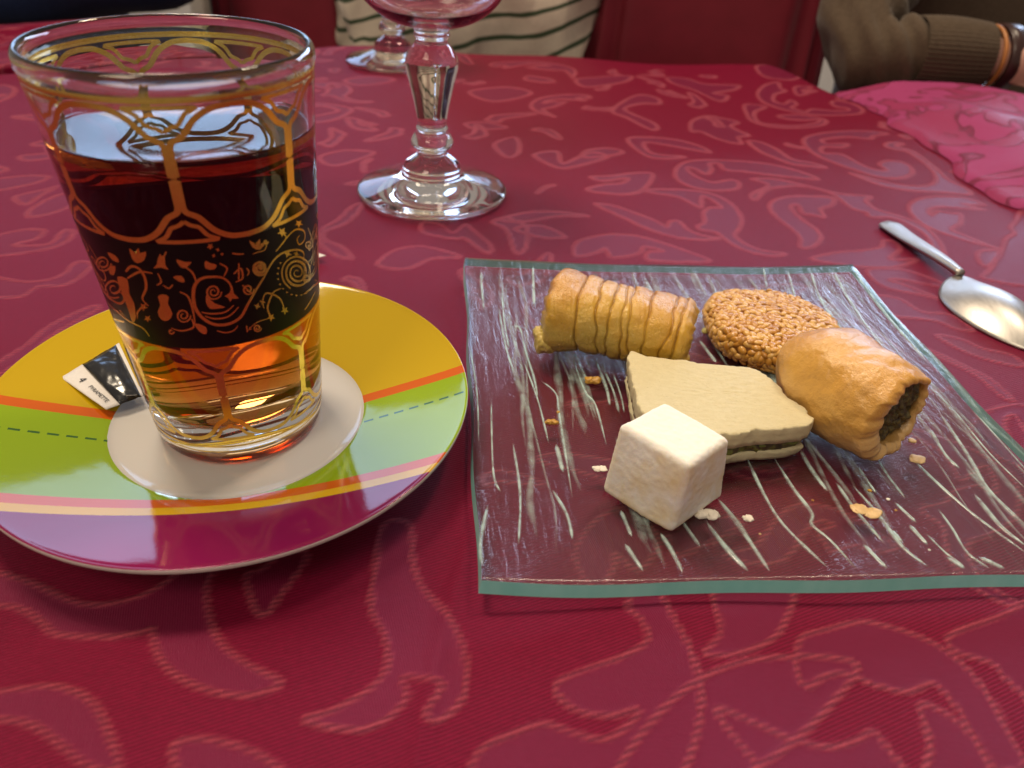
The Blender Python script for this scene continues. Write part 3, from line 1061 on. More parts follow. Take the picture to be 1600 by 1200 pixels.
def band_art():
    def Q(txt):
        out = []
        for tok in txt.split():
            a, b = tok.split(",")
            h = glass_hit(100 + float(a) / 3.81, 340 + float(b) / 3.81)
            if h: out.append(h)
        return out

    def spiral(cx, cy_, r0, r1, turns, w, ph=0.0, sq=1.0):
        pts = []
        n = int(14 * turns)
        for i in range(n + 1):
            t = i / n
            r = r0 + (r1 - r0) * t
            a = ph + t * turns * 2 * math.pi
            h = glass_hit(100 + (cx + r * math.cos(a) * sq) / 3.81, 340 + (cy_ + r * math.sin(a)) / 3.81)
            if h: pts.append(h)
        art.stroke(pts, w, taper=True, sub=2)

    def star(cx, cy_, r, n=5, ph=0.3):
        pts = []
        for i in range(2 * n):
            rr = r if i % 2 == 0 else r * 0.42
            a = ph + math.pi * i / n
            h = glass_hit(100 + (cx + rr * math.cos(a)) / 3.81, 340 + (cy_ + rr * math.sin(a)) / 3.81)
            if h: pts.append(h)
        art.fill(pts, 1)
    art = Ink(0.00010)
    S = lambda txt, w: art.stroke(Q(txt), w * 0.85, taper=True)
    Fl = lambda txt: art.fill(Q(txt))
    S("1190,350 1140,430 1090,520 1050,590 980,630 900,635 830,600 785,540 770,470 780,400 820,360 880,350 940,355 985,390 1000,440", 0.00105)
    Fl("850,450 845,500 870,540 920,540 960,530 900,510 870,480")
    spiral(890, 440, 48, 8, 2.0, 0.0005)
    Fl("1000,400 1010,450 1040,480 1000,480 990,500 975,475 955,465 985,445")
    S("820,560 880,570 960,560 1010,520", 0.0006)
    S("840,585 900,600 980,585 1040,530", 0.0006)
    S("1190,350 1240,260 1300,210 1380,190 1425,210 1420,260", 0.0007)
    spiral(1385, 325, 105, 8, 3.6, 0.0007, 2.0, 0.9)
    for k in range(14):
        a = 0.3 + k * 0.26
        star(1385 + 128 * math.cos(a) * 0.9, 335 + 128 * math.sin(a), 9, 3, a)
    S("1260,200 1330,110 1380,70 1425,80 1430,130 1400,160 1385,130 1400,105", 0.0006)
    S("1450,60 1470,120 1480,180 1470,240 1440,270", 0.0006)
    spiral(1455, 160, 26, 5, 1.6, 0.0005)
    spiral(1440, 360, 26, 5, 1.8, 0.0005)
    star(1295, 85, 30)
    S("1295,90 1320,120 1280,180", 0.0004)
    star(1395, 35, 26)
    Fl("1100,130 1130,160 1165,125 1170,165 1200,140 1165,190 1120,175")
    spiral(1200, 142, 14, 3, 1.0, 0.0005)
    S("1205,145 1195,190 1150,205 1120,215", 0.0004)
    star(1330, 215, 26, 4)
    star(1380, 215, 20, 4)
    S("1230,590 1210,540 1225,480 1250,440 1290,420", 0.0007)
    S("1310,550 1290,490 1250,460 1200,450 1180,500 1190,540", 0.0006)
    star(1230, 592, 26)
    star(1312, 552, 26)
    star(1180, 500, 20, 4)
    star(1150, 525, 22, 4)
    S("1100,660 1150,620 1210,600", 0.0004)
    spiral(1150, 655, 24, 4, 1.7, 0.0005)
    star(1105, 660, 14, 3)
    Fl("390,180 420,205 445,180 455,210 490,200 480,250 440,270 410,245")
    Fl("565,230 600,230 605,280 625,310 580,295 535,300 555,275")
    S("575,215 570,240", 0.0004)
    S("610,200 595,235", 0.0004)
    Fl("670,245 720,262 760,262 722,300 688,285")
    S("720,290 765,325 790,385", 0.0006)
    Fl("650,350 700,345 720,380 690,380")
    S("370,320 400,290 445,300 482,350 490,420 470,480 505,525", 0.0009)
    Fl("320,350 380,365 392,450 420,510 430,600 410,620 388,560 360,480 330,400")
    S("380,360 430,330 470,320 530,330", 0.0007)
    S("200,330 235,430 290,490 340,510 362,480 335,440 300,450", 0.0008)
    S("260,500 320,560 400,620 470,655 512,705", 0.0008)
    spiral(300, 420, 60, 10, 1.8, 0.0006, 1.0)
    spiral(235, 270, 50, 8, 2.0, 0.0005)
    S("250,540 300,600 360,620", 0.0006)
    Fl("260,205 310,225 330,265 290,250")
    Fl("270,290 310,288 300,340 276,332")
    star(475, 530, 28)
    star(500, 600, 24)
    S("475,530 440,560 440,600", 0.0006)
    S("560,330 580,380 555,400", 0.0005)
    S("590,400 625,420 650,395", 0.0005)
    Fl("560,470 590,455 625,470 620,510 648,570 620,612 580,606 560,560 575,520")
    spiral(712, 580, 44, 8, 1.8, 0.0005)
    S("760,600 772,650 700,672 640,655", 0.0006)
    spiral(640, 675, 18, 4, 1.0, 0.0005)
    S("690,440 740,470 770,560 780,640", 0.0006)
    Fl("775,625 845,648 848,690 810,680")
    star(870, 170, 22)
    star(915, 190, 14, 4)
    star(890, 225, 14, 4)
    star(940, 215, 12, 4)
    Fl("840,255 870,268 908,280 892,306 842,300")
    S("925,270 970,300 950,350", 0.0005)
    S("1010,335 1050,300 1062,360 1020,382", 0.0006)
    S("1040,270 1040,380", 0.0005)
    spiral(1165, 300, 46, 10, 2.2, 0.0008)
    star(1165, 298, 18, 5)
    S("1085,300 1100,320 1090,345", 0.0005)
    spiral(1095, 425, 34, 6, 1.6, 0.0005)
    S("1060,400 1120,450 1130,420", 0.0005)
    S("1000,210 1030,215 1070,215", 0.0005)
    S("910,670 960,682 1010,670 1035,640", 0.0005)
    S("1085,640 1090,680", 0.0005)
    return art


art = band_art()
first = art.build("gold_scroll", M_GOLD, tea_glass)
for k in (1, 2):
    c = first.copy()
    COL.objects.link(c)
    c.parent = tea_glass
    c.rotation_euler = (0, 0, 2 * math.pi / 3 * k)

# ------------------------------------------------------------------ sugar sachet on the saucer
sachet = empty("sugar_sachet", (-0.1385, 0.2020, 0.0150))
tag(sachet, "small black sugar sachet with a white printed end lying on the saucer", "sachet")
_o = Vector(sachet.location)
PA, PB, PC, PD = at(95, 590, 0.0128), at(166, 640, 0.0098), at(224, 618, 0.0100), at(186, 536, 0.0148)
M_PAPER = simple("white_paper", (0.66, 0.62, 0.58), 0.6, var=0.05, nscale=900, bump=0.2, bdist=0.0002)


def foil_mat():
    m = NT("black_foil")
    v = m.coord("Object")
    nz = m.noise(v, 75, 2, 0.45, 0.8)
    m.col((0.006, 0.006, 0.007))
    m.set(Roughness=0.20)
    m.p.inputs["Specular IOR Level"].default_value = 0.8
    m.link(m.bump(nz, 0.9, 0.0012), m.p.inputs["Normal"])
    return m.m


M_FOIL = foil_mat()


def sachet_piece(name, t0, t1, mat, puff, lift=0.0, ext=0.0):
    n, k = 14, 14
    vs, fs = [], []
    for side in (1, -1):
        for j in range(k + 1):
            t = t0 + (t1 - t0) * j / k
            a, b = PA.lerp(PD, t), PB.lerp(PC, t)
            for i in range(n + 1):
                s = i / n
                p = a.lerp(b, s)
                e = math.sin(math.pi * s) ** 0.6 * math.sin(math.pi * min(1, max(0, (t - 0.30) / 0.64))) ** 0.6 if puff else 0
                w = 0.0005 * fbm((s * 4, t * 5, 2.0), 3) * (1 if puff else 0.25)
                p = p + Vector((0, 0, lift + side * 0.00012 + (0.0016 * e * side if side > 0 else 0.0) + w))
                vs.append(p - _o)
    N = (n + 1) * (k + 1)
    for q, base in ((0, 0), (1, N)):
        for j in range(k):
            for i in range(n):
                p = base + j * (n + 1) + i
                f = (p, p + 1, p + n + 2, p + n + 1)
                fs.append(f if q == 0 else f[::-1])
    for i in range(n):
        fs.append((i + 1, i, N + i, N + i + 1))
        q = k * (n + 1) + i
        fs.append((q, q + 1, N + q + 1, N + q))
    for j in range(k):
        p = j * (n + 1)
        fs.append((p, p + n + 1, N + p + n + 1, N + p))
        p += n
        fs.append((p + n + 1, p, N + p, N + p + n + 1))
    return link(name, mesh(name, vs, fs), mat, sachet)


link_white = sachet_piece("paper_end", 0.0, 0.36, M_PAPER, False)
sachet_piece("wrapper", 0.36, 0.94, M_FOIL, True)
sachet_piece("paper_end", 0.94, 1.0, M_PAPER, False)


def text_on(txt, size, s, t, parent, mat, name):
    cu = bpy.data.curves.new("txt", 'FONT')
    cu.body = txt
    cu.size = size
    cu.extrude = 0.00002
    cu.align_x = 'CENTER'
    cu.align_y = 'CENTER'
    to = bpy.data.objects.new("txt", cu)
    COL.objects.link(to)
    bpy.context.view_layer.update()
    me = bpy.data.meshes.new_from_object(to.evaluated_get(bpy.context.evaluated_depsgraph_get()))
    bpy.data.objects.remove(to)
    a, b = PA.lerp(PD, t), PB.lerp(PC, t)
    p = a.lerp(b, s)
    ex = (b - a).normalized()
    ey0 = (PD - PA).lerp(PC - PB, s).normalized()
    ez = ex.cross(ey0).normalized()
    ey = ez.cross(ex)
    mw = Matrix((ex, ey, ez)).transposed().to_4x4()
    mw.translation = p - _o + ez * 0.00042
    me.transform(mw)
    return link(name, me, mat, parent, smooth=False)


M_TXT = simple("printed_ink", (0.02, 0.02, 0.022), 0.7)
text_on("4", 0.0036, 0.27, 0.175, link_white, M_TXT, "printed_number")
text_on("PYRAMETTE", 0.0019, 0.66, 0.18, link_white, M_TXT, "printed_word")

# paper corner on the cloth behind the glass
pp = at(483, 402, 0.0012)
vs = [(-0.030, 0.006, 0.0), (-0.006, 0.0075, 0.0010), (0.0085, -0.0010, 0.0018), (-0.004, -0.0085, 0.0008), (-0.030, -0.006, 0.0)]
vv = [Vector(v) for v in vs] + [Vector(v) + Vector((0, 0, 0.0003)) for v in vs]
ff = [(4, 3, 2, 1, 0), (5, 6, 7, 8, 9)] + [(i, (i + 1) % 5, 5 + (i + 1) % 5, 5 + i) for i in range(5)]
o = link("paper_wrapper", mesh("paper_wrapper", vv, ff), M_PAPER, smooth=False)
o.location = pp
tag(o, "corner of white wrapper paper on the cloth just behind the tea glass", "wrapper")

# ------------------------------------------------------------------ wine glasses
WG = smooth_profile([(0.0, 0.0016), (0.030, 0.0010), (0.0405, 0.0004), (0.0424, 0.0012), (0.0426, 0.0026), (0.0412, 0.0036), (0.034, 0.0056), (0.025, 0.0082), (0.0185, 0.0108), (0.0168, 0.0128), (0.0163, 0.0155),
                     (0.0140, 0.0185), (0.0105, 0.0212), (0.0078, 0.0232), (0.0082, 0.0250), (0.0112, 0.0272), (0.0118, 0.0295), (0.0105, 0.0325), (0.0082, 0.0350), (0.0088, 0.0368), (0.0080, 0.0392),
                     (0.0082, 0.0425), (0.0100, 0.0520), (0.0124, 0.0620), (0.0140, 0.0690), (0.0134, 0.0735), (0.0110, 0.0775), (0.0086, 0.0805), (0.0084, 0.0825), (0.0096, 0.0842), (0.0088, 0.0858), (0.0110, 0.0880),
                     (0.0200, 0.0905), (0.0275, 0.0945), (0.0345, 0.1010), (0.0395, 0.1110), (0.0415, 0.1250), (0.0405, 0.1400), (0.0380, 0.1550), (0.0374, 0.1560), (0.0368, 0.1550),
                     (0.0392, 0.1400), (0.0402, 0.1250), (0.0382, 0.1115), (0.0333, 0.1022), (0.0260, 0.0962), (0.0150, 0.0925), (0.0, 0.0915)], 4)
vs, fs = lathe(WG, 128)
wg_me = mesh("wine_glass", vs, fs)
M_WINE = glass_mat("wine_crystal", (0.985, 0.99, 0.985))
wg = link("wine_glass", wg_me, M_WINE)
wg.location = (-0.0538, 0.4130, 0.0006)
tag(wg, "clear stemmed wine glass with baluster stem standing behind the plate", "wine glass", "stemmed glasses")
w2 = wg.copy()
COL.objects.link(w2)
w2.location = (-0.128, 0.7150, 0.0006)
w2.rotation_euler = (0, 0, 0.7)
tag(w2, "second wine glass farther back, only its foot seen beside the nearer stem", "wine glass", "stemmed glasses")

# ------------------------------------------------------------------ glass plate
PX, PY, PYAW, PS = 0.0785, 0.2313, R(6.443), 0.0949
plate = empty("glass_plate", (PX, PY, 0), PYAW)
tag(plate, "square clear glass plate with wavy ridges and teal edge holding the sweets", "plate")


def plate_z(u, v):
    """height of the plate's underside, u v in -1..1"""
    return 0.0008 + 0.0026 * (abs(u) ** 4 * 0.8 + abs(v) ** 4 * 0.8) + 0.0002 * math.sin(5 * u + 1) * math.sin(4 * v)


PTH = 0.0044


def plate_top(u, v): return plate_z(u, v) + PTH


def plate_surface_mat():
    m = NT("plate_glass")
    v = m.coord("Object")
    st = m.noise(m.coord("Object", (1.0, 0.10, 1.0)), 260, 4, 0.6, 0.6)
    st2 = m.noise(m.coord("Object", (1.0, 0.22, 1.0)), 720, 4, 0.7)
    b1 = m.bump(st, 0.60, 0.0016)
    b2 = m.bump(st2, 0.45, 0.0006, b1)
    geo = m.add("ShaderNodeNewGeometry")
    dt = m.add("ShaderNodeVectorMath", operation='DOT_PRODUCT')
    m.link(b1, dt.inputs[0])
    m.link(geo.outputs["Incoming"], dt.inputs[1])
    inv = m.math('SUBTRACT', 1.0, m.math('ABSOLUTE', dt.outputs["Value"]), None, True)
    schlick = m.math('ADD', 0.055, m.math('MULTIPLY', m.math('POWER', inv, 5.0), 0.945))
    tr = m.add("ShaderNodeBsdfTransparent")
    tr.inputs["Color"].default_value = (0.93, 0.955, 0.95, 1)
    gl_ = m.add("ShaderNodeBsdfGlossy")
    gl_.inputs["Roughness"].default_value = 0.14
    gl_.inputs["Color"].default_value = (1, 1, 1, 1)
    m.link(b2, gl_.inputs["Normal"])
    mx = m.add("ShaderNodeMixShader")
    m.link(schlick, mx.inputs[0])
    m.link(tr.outputs[0], mx.inputs[1])
    m.link(gl_.outputs[0], mx.inputs[2])
    m.link(mx.outputs[0], m.out.inputs["Surface"])
    return m.m


def edge_mat():
    m = NT("plate_edge")
    v = m.coord("Object")
    nz = m.noise(m.coord("Object", (1, 1, 0.3)), 120, 3, 0.5)
    m.col(m.mix(nz, (0.15, 0.60, 0.55), (0.34, 0.80, 0.75)))
    m.set(Roughness=0.16)
    m.p.inputs["Transmission Weight"].default_value = 0.08
    m.p.inputs["Specular IOR Level"].default_value = 0.6
    return m.m


def plate_mesh():
    n = 72
    vs, fs, mi = [], [], []
    g = [-1 + 2 * i / n for i in range(n + 1)]
    for top in (0, 1):
        for v in g:
            for u in g:
                e = max(abs(u), abs(v))
                inset = 0.0007 if (e > 0.999 and top) else 0.0
                wx = PS - inset + 0.0005 * math.sin(v * 9) * (abs(u) > .99)
                wy = PS - inset + 0.0005 * math.sin(u * 8 + 1) * (abs(v) > .99)
                vs.append((u * wx, v * wy, plate_top(u, v) if top else plate_z(u, v)))
    N = (n + 1) ** 2
    for j in range(n):
        for i in range(n):
            p = j * (n + 1) + i
            fs.append((p, p + n + 1, p + n + 2, p + 1)); mi.append(0)
            fs.append((N + p, N + p + 1, N + p + n + 2, N + p + n + 1)); mi.append(0)
    ring_ = [i for i in range(n)] + [n + j * (n + 1) for j in range(n)] + [n * (n + 1) + n - i for i in range(n)] + [(n - j) * (n + 1) for j in range(n)]
    for k in range(len(ring_)):
        a, b = ring_[k], ring_[(k + 1) % len(ring_)]
        fs.append((a, b, N + b, N + a)); mi.append(1)
    me = mesh("glass_sheet", vs, fs)
    me.materials.append(plate_surface_mat())
    me.materials.append(edge_mat())
    me.polygons.foreach_set("material_index", mi)
    me.polygons.foreach_set("use_smooth", [x == 0 for x in mi])
    return me


o = link("glass_sheet", plate_mesh(), None, plate, smooth=False)


def ridge_mat(lo, hi):
    m = NT("ridge_glass")
    m.col((0.55, 0.74, 0.70))
    m.set(Roughness=0.18)
    m.p.inputs["Specular IOR Level"].default_value = 0.7
    nz = m.noise(m.coord("Object"), 220, 4, 0.65)
    across = m.add("ShaderNodeAttribute", attribute_name="crest").outputs["Fac"]
    al = m.ramp(nz, [(0.32, (lo,) * 3), (0.68, (hi,) * 3)])
    m.link(m.math('MULTIPLY', al, across), m.p.inputs["Alpha"])
    return m.m


M_RIDGE = ridge_mat(0.25, 0.80)
M_SOFT = ridge_mat(0.05, 0.38)
rnd = random.Random(11)


def ridge(pts, w, h, mat=None):
    """pts in plate metres (x, y); a raised bead on the plate"""
    P = smooth_profile(pts, 5)
    n = len(P)
    vs, fs, cs = [], [], []
    for i, p in enumerate(P):
        a, c = P[max(0, i - 1)], P[min(n - 1, i + 1)]
        dx, dy = c[0] - a[0], c[1] - a[1]
        L = math.hypot(dx, dy) or 1e-9
        nx, ny = -dy / L, dx / L
        t = i / (n - 1)
        k = min(1.0, 0.25 + 5 * min(t, 1 - t)) * (0.8 + 0.35 * noise.noise((p[0] * 300, p[1] * 90, 0)))
        zb = plate_top(p[0] / PS, p[1] / PS) - 0.0001
        for s, hh in ((-1, 0), (-0.55, 0.8), (0.0, 1.0), (0.55, 0.8), (1, 0)):
            vs.append((p[0] + nx * s * w * k / 2, p[1] + ny * s * w * k / 2, zb + h * hh * k))
            cs.append((0.0, 0.75, 1.0, 0.45, 0.0)[int(round(s / 0.55)) + 2 if abs(s) < 1 else (0 if s < 0 else 4)] * min(1.0, 0.2 + 6 * min(t, 1 - t)))
    for i in range(n - 1):
        for s in range(4):
            q = i * 5 + s
            fs.append((q + 1, q, q + 5, q + 6))
    me = mesh("ridge", vs, fs)
    me.attributes.new("crest", 'FLOAT', 'POINT').data.foreach_set("value", cs)
    link("ridge", me, mat or M_RIDGE, plate)


def plate_pt(px, py):
    p = at(px, py, 0.0055)
    c, s = math.cos(-PYAW), math.sin(-PYAW)
    dx, dy = p.x - PX, p.y - PY
    return (max(-0.0942, min(0.0942, dx * c - dy * s)), max(-0.0942, min(0.0942, dx * s + dy * c)))


# ridges that show plainly in the photograph (crop of the plate, 1.778 x)
RIDGES = ["830,590 870,680 920,770 990,850 1050,910", "905,590 960,680 1010,750 1010,785 1060,830 1130,915", "980,570 1010,625 1055,688", "1080,665 1130,740 1210,840", "1195,600 1225,650 1270,710",
          "1125,672 1190,750 1260,850 1330,910", "1140,620 1165,660 1190,695", "1290,600 1360,670 1460,760 1600,870", "1240,720 1300,780", "1280,785 1330,845", "1325,810 1380,870 1430,910", "1360,740 1400,800 1440,870 1500,915",
          "1330,400 1400,470 1500,590 1600,690", "1360,470 1440,590 1500,690 1600,790", "1340,520 1380,590 1420,630", "1450,470 1530,560 1600,640", "720,780 770,850 830,920", "750,710 810,790 890,920",
          "590,810 620,860 650,925", "410,320 440,400 450,450", "340,300 380,410 410,450 440,560", "455,350 480,420 490,470", "425,330 460,410 475,470", "210,330 250,440 280,560", "260,385 300,420 310,480 345,710",
          "175,235 200,240 215,300 240,380 250,440", "120,440 125,640 145,700", "290,690 330,760 345,830", "110,740 90,850 95,920", "480,745 510,820", "490,840 540,920", "350,300 390,390", "1000,80 1040,170 1110,260 1140,300",
          "1060,80 1110,160 1190,270 1260,360", "940,80 970,170 1000,220", "870,70 885,130", "1120,90 1200,190 1330,340", "700,270 730,310 745,330", "900,355 940,372", "235,70 240,180", "150,110 155,210 170,300", "90,90 100,200",
          "140,180 160,290 185,370", "460,560 520,700 560,780", "1460,700 1530,790 1600,850", "1380,880 1430,915", "1150,840 1215,915", "640,760 700,850", "1470,880 1540,915", "1230,800 1260,840", "60,300 80,420 85,560", "180,560 200,700 195,850", "300,560 320,640"]
for txt in RIDGES:
    pts = []
    for tok in txt.split():
        a, b = tok.split(",")
        pts.append(plate_pt(700 + float(a) / 1.778, 380 + float(b) / 1.778))
    ridge(pts, rnd.uniform(0.0012, 0.0026), 0.0006)
# fainter hairline ridges between them, and the part of the plate outside the picture
for k in range(80):
    x = rnd.uniform(-0.092, 0.092) if k < 62 else rnd.uniform(0.05, 0.093)
    y = rnd.uniform(-0.09, 0.07)
    L = rnd.uniform(0.03, 0.12)
    pts = []
    for i in range(8):
        yy = y + L * i / 7
        if abs(yy) < 0.093: pts.append((max(-0.0935, min(0.0935, x + 0.0016 * math.sin(yy * 70 + k) + rnd.uniform(-0.0006, 0.0006))), yy))
    if len(pts) >= 2: ridge(pts, rnd.uniform(0.0012, 0.0042), 0.0004, M_SOFT)

PTOP = 0.0056       # where the sweets stand

# ------------------------------------------------------------------ rolled pastry with pleats (upper left of the plate)


def pastry_mat(name, brown, gold, pale, zlo, zhi, gloss=0.25, nsc=180):
    m = NT(name)
    v = m.coord("Object")
    sep = m.add("ShaderNodeSeparateXYZ")
    m.link(v, sep.inputs[0])
    n1 = m.noise(v, nsc, 5, 0.6)
    n2 = m.noise(v, nsc * 0.25, 3, 0.5)
    t = m.math('DIVIDE', m.math('SUBTRACT', sep.outputs[2], zlo), zhi - zlo)
    t = m.math('ADD', t, m.math('MULTIPLY', m.math('SUBTRACT', n2, 0.5), 1.6))
    base = m.ramp(t, [(0.28, pale), (0.60, gold), (1.0, brown)])
    base = m.mix(m.math('MULTIPLY', n1, 0.5), base, gold)
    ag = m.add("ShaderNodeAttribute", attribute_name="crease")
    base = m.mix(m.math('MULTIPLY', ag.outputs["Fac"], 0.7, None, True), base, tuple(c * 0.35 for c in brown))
    m.col(base)
    m.link(m.ramp(n1, [(0.3, (gloss,) * 3), (0.75, (gloss + 0.25,) * 3)]), m.p.inputs["Roughness"])
    m.p.inputs["Subsurface Weight"].default_value = 0.0
    m.p.inputs["Coat Weight"].default_value = 1.0
    m.p.inputs["Coat Roughness"].default_value = 0.14
    fine = m.noise(v, nsc * 6, 4, 0.7)
    b = m.bump(m.math('ADD', m.math('MULTIPLY', n1, 1.0), m.math('MULTIPLY', fine, 0.8)), 0.6, 0.0009)
    m.link(b, m.p.inputs["Normal"])
    m.link(b, m.p.inputs["Coat Normal"])
    return m.m


def pleated_roll():
    A, B = Vector((0.0135, 0.2545, 0)), Vector((0.0655, 0.2415, 0))
    ax = (B - A)
    L = ax.length
    ax.normalize()
    side = Vector((-ax.y, ax.x, 0))
    root = empty("pleated_pastry_roll", A.lerp(B, 0.5) + Vector((0, 0, PTOP)), math.atan2(ax.y, ax.x))
    tag(root, "syrupy pleated pastry roll at the back left of the glass plate", "pastry")
    nu, nv = 230, 150
    vs, fs, cr = [], [], []
    rr = random.Random(4)
    cuts = [0.0, 0.235, 0.375, 0.455, 0.545, 0.600, 0.710, 0.840, 0.905, 1.0]
    slant = [0.0] + [rr.uniform(-0.045, 0.045) for _ in cuts[1:-1]] + [0.0]
    swell = [rr.uniform(0.8, 1.2) for _ in cuts]
    for i in range(nu + 1):
        u = i / nu
        for j in range(nv):
            a = 2 * math.pi * j / nv
            ca, sa = math.cos(a), math.sin(a)
            ry, rz = 0.0154 - 0.0012 * u, 0.0146 - 0.0012 * u
            zc = rz
            uu = u
            B_ = [c + (sl * sa + 0.022 * noise.noise((k * 7.3, ca * 1.5, sa * 1.5))) * (0 < k < len(cuts) - 1) for k, (c, sl) in enumerate(zip(cuts, slant))]
            k = 0
            while k < len(B_) - 2 and u > B_[k + 1]: k += 1
            wd = max(0.012, B_[k + 1] - B_[k])
            ph = max(0.0, min(1.0, (u - B_[k]) / wd))
            bulge = ph ** 0.32 * (1 - ph) ** 0.55 * 1.75
            amp = min(0.135, 0.05 + 0.75 * wd * 0.5) * swell[k]
            soft = 0.45 + 0.55 * min(1.0, max(0.0, 0.55 + 0.9 * noise.noise((k * 3.1, ca * 1.1 + 4, sa * 1.1))))
            r = 0.93 + amp * bulge * soft
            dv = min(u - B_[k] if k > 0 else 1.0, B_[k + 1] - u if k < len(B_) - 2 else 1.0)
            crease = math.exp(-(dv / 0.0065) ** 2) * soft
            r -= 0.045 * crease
            r += 0.016 * abs(noise.noise((u * 34 + 3 * ca, ca * 1.2, sa * 1.2))) + 0.03 * fbm((u * 5, ca * 2, sa * 2), 3) + 0.006 * fbm((u * 60, ca * 14, sa * 14), 2)
            end = min(u / 0.035, (1 - u) / 0.05, 1.0)
            r *= 0.90 + 0.10 * math.sqrt(max(0, end))
            if u < 0.16: r += 0.03 * math.sin(u / 0.16 * math.pi)
            sq = 1.0 / max(abs(ca) ** 3.0 + abs(sa) ** 3.0, 1e-6) ** (1 / 3.0)
            q = 0.78 + 0.22 * sq
            y, z = ry * r * q * ca, zc + rz * r * q * sa
            z = max(z, 0.0002 + 0.0004 * abs(noise.noise((u * 30, ca * 5, 1))))
            x = (u - 0.5) * L + 0.0016 * noise.noise((ca * 3, sa * 3, u * 2)) * (1 if u < 0.03 or u > 0.97 else 0.4)
            vs.append((x, y, z))
            cr.append(crease)
    for i in range(nu):
        for j in range(nv):
            j2 = (j + 1) % nv
            fs.append((i * nv + j, (i + 1) * nv + j, (i + 1) * nv + j2, i * nv + j2))
    # end faces: rings running in to a rough nutty middle
    for endi, sgn in ((0, -1), (nu, 1)):
        prev = [endi * nv + j for j in range(nv)]
        cyz = Vector((0, 0, 0.0145 - 0.002 * (endi > 0)))
        for q, k in ((0.86, 0.0012), (0.7, 0.0006), (0.5, -0.0006), (0.3, 0.0), (0.1, 0.0004)):
            row = []
            for j in range(nv):
                p = Vector(vs[endi * nv + j])
                t = Vector((p.x, cyz.y + (p.y - cyz.y) * q, cyz.z + (p.z - cyz.z) * q))
                t.x += sgn * (k + 0.0011 * fbm((t.y * 500, t.z * 500, sgn), 3))
                row.append(len(vs))
                vs.append(t)
                cr.append(0.15 if q > 0.5 else 0.4)
            for j in range(nv):
                j2 = (j + 1) % nv
                fs.append((prev[j], prev[j2], row[j2], row[j]) if sgn < 0 else (prev[j2], prev[j], row[j], row[j2]))
            prev = row
        fs.append(tuple(prev[::-1]) if sgn > 0 else tuple(prev))
    me = mesh("rolled_dough", vs, fs)
    at_ = me.attributes.new("crease", 'FLOAT', 'POINT')
    at_.data.foreach_set("value", cr)
    link("rolled_dough", me, pastry_mat("syrup_pastry", (0.57, 0.245, 0.012), (0.67, 0.37, 0.026), (0.57, 0.42, 0.080), 0.004, 0.030, 0.2), root)
    # torn flap of pale dough hanging from the left end
    bm = bmesh.new()
    bmesh.ops.create_icosphere(bm, subdivisions=5, radius=1.0)
    for v in bm.verts:
        p = v.co.copy()
        k = 1 + 0.30 * noise.noise(p * 1.7 + Vector((3, 1, 0))) + 0.14 * noise.noise(p * 4.5) + 0.05 * noise.noise(p * 11)
        v.co = Vector((p.x * 0.0048 * k, p.y * 0.0040 * k, max(-0.0052, p.z * 0.0062 * k)))
    me = bpy.data.meshes.new("torn_flap")
    bm.to_mesh(me)
    bm.free()
    o_ = link("torn_flap", me, pastry_mat("pale_dough", (0.64, 0.46, 0.09), (0.66, 0.49, 0.11), (0.66, 0.50, 0.15), -0.006, 0.006, 0.25), root)
    o_.location = (-L / 2 + 0.0006, -0.0105, 0.0056)


pleated_roll()

# ------------------------------------------------------------------ sesame biscuit


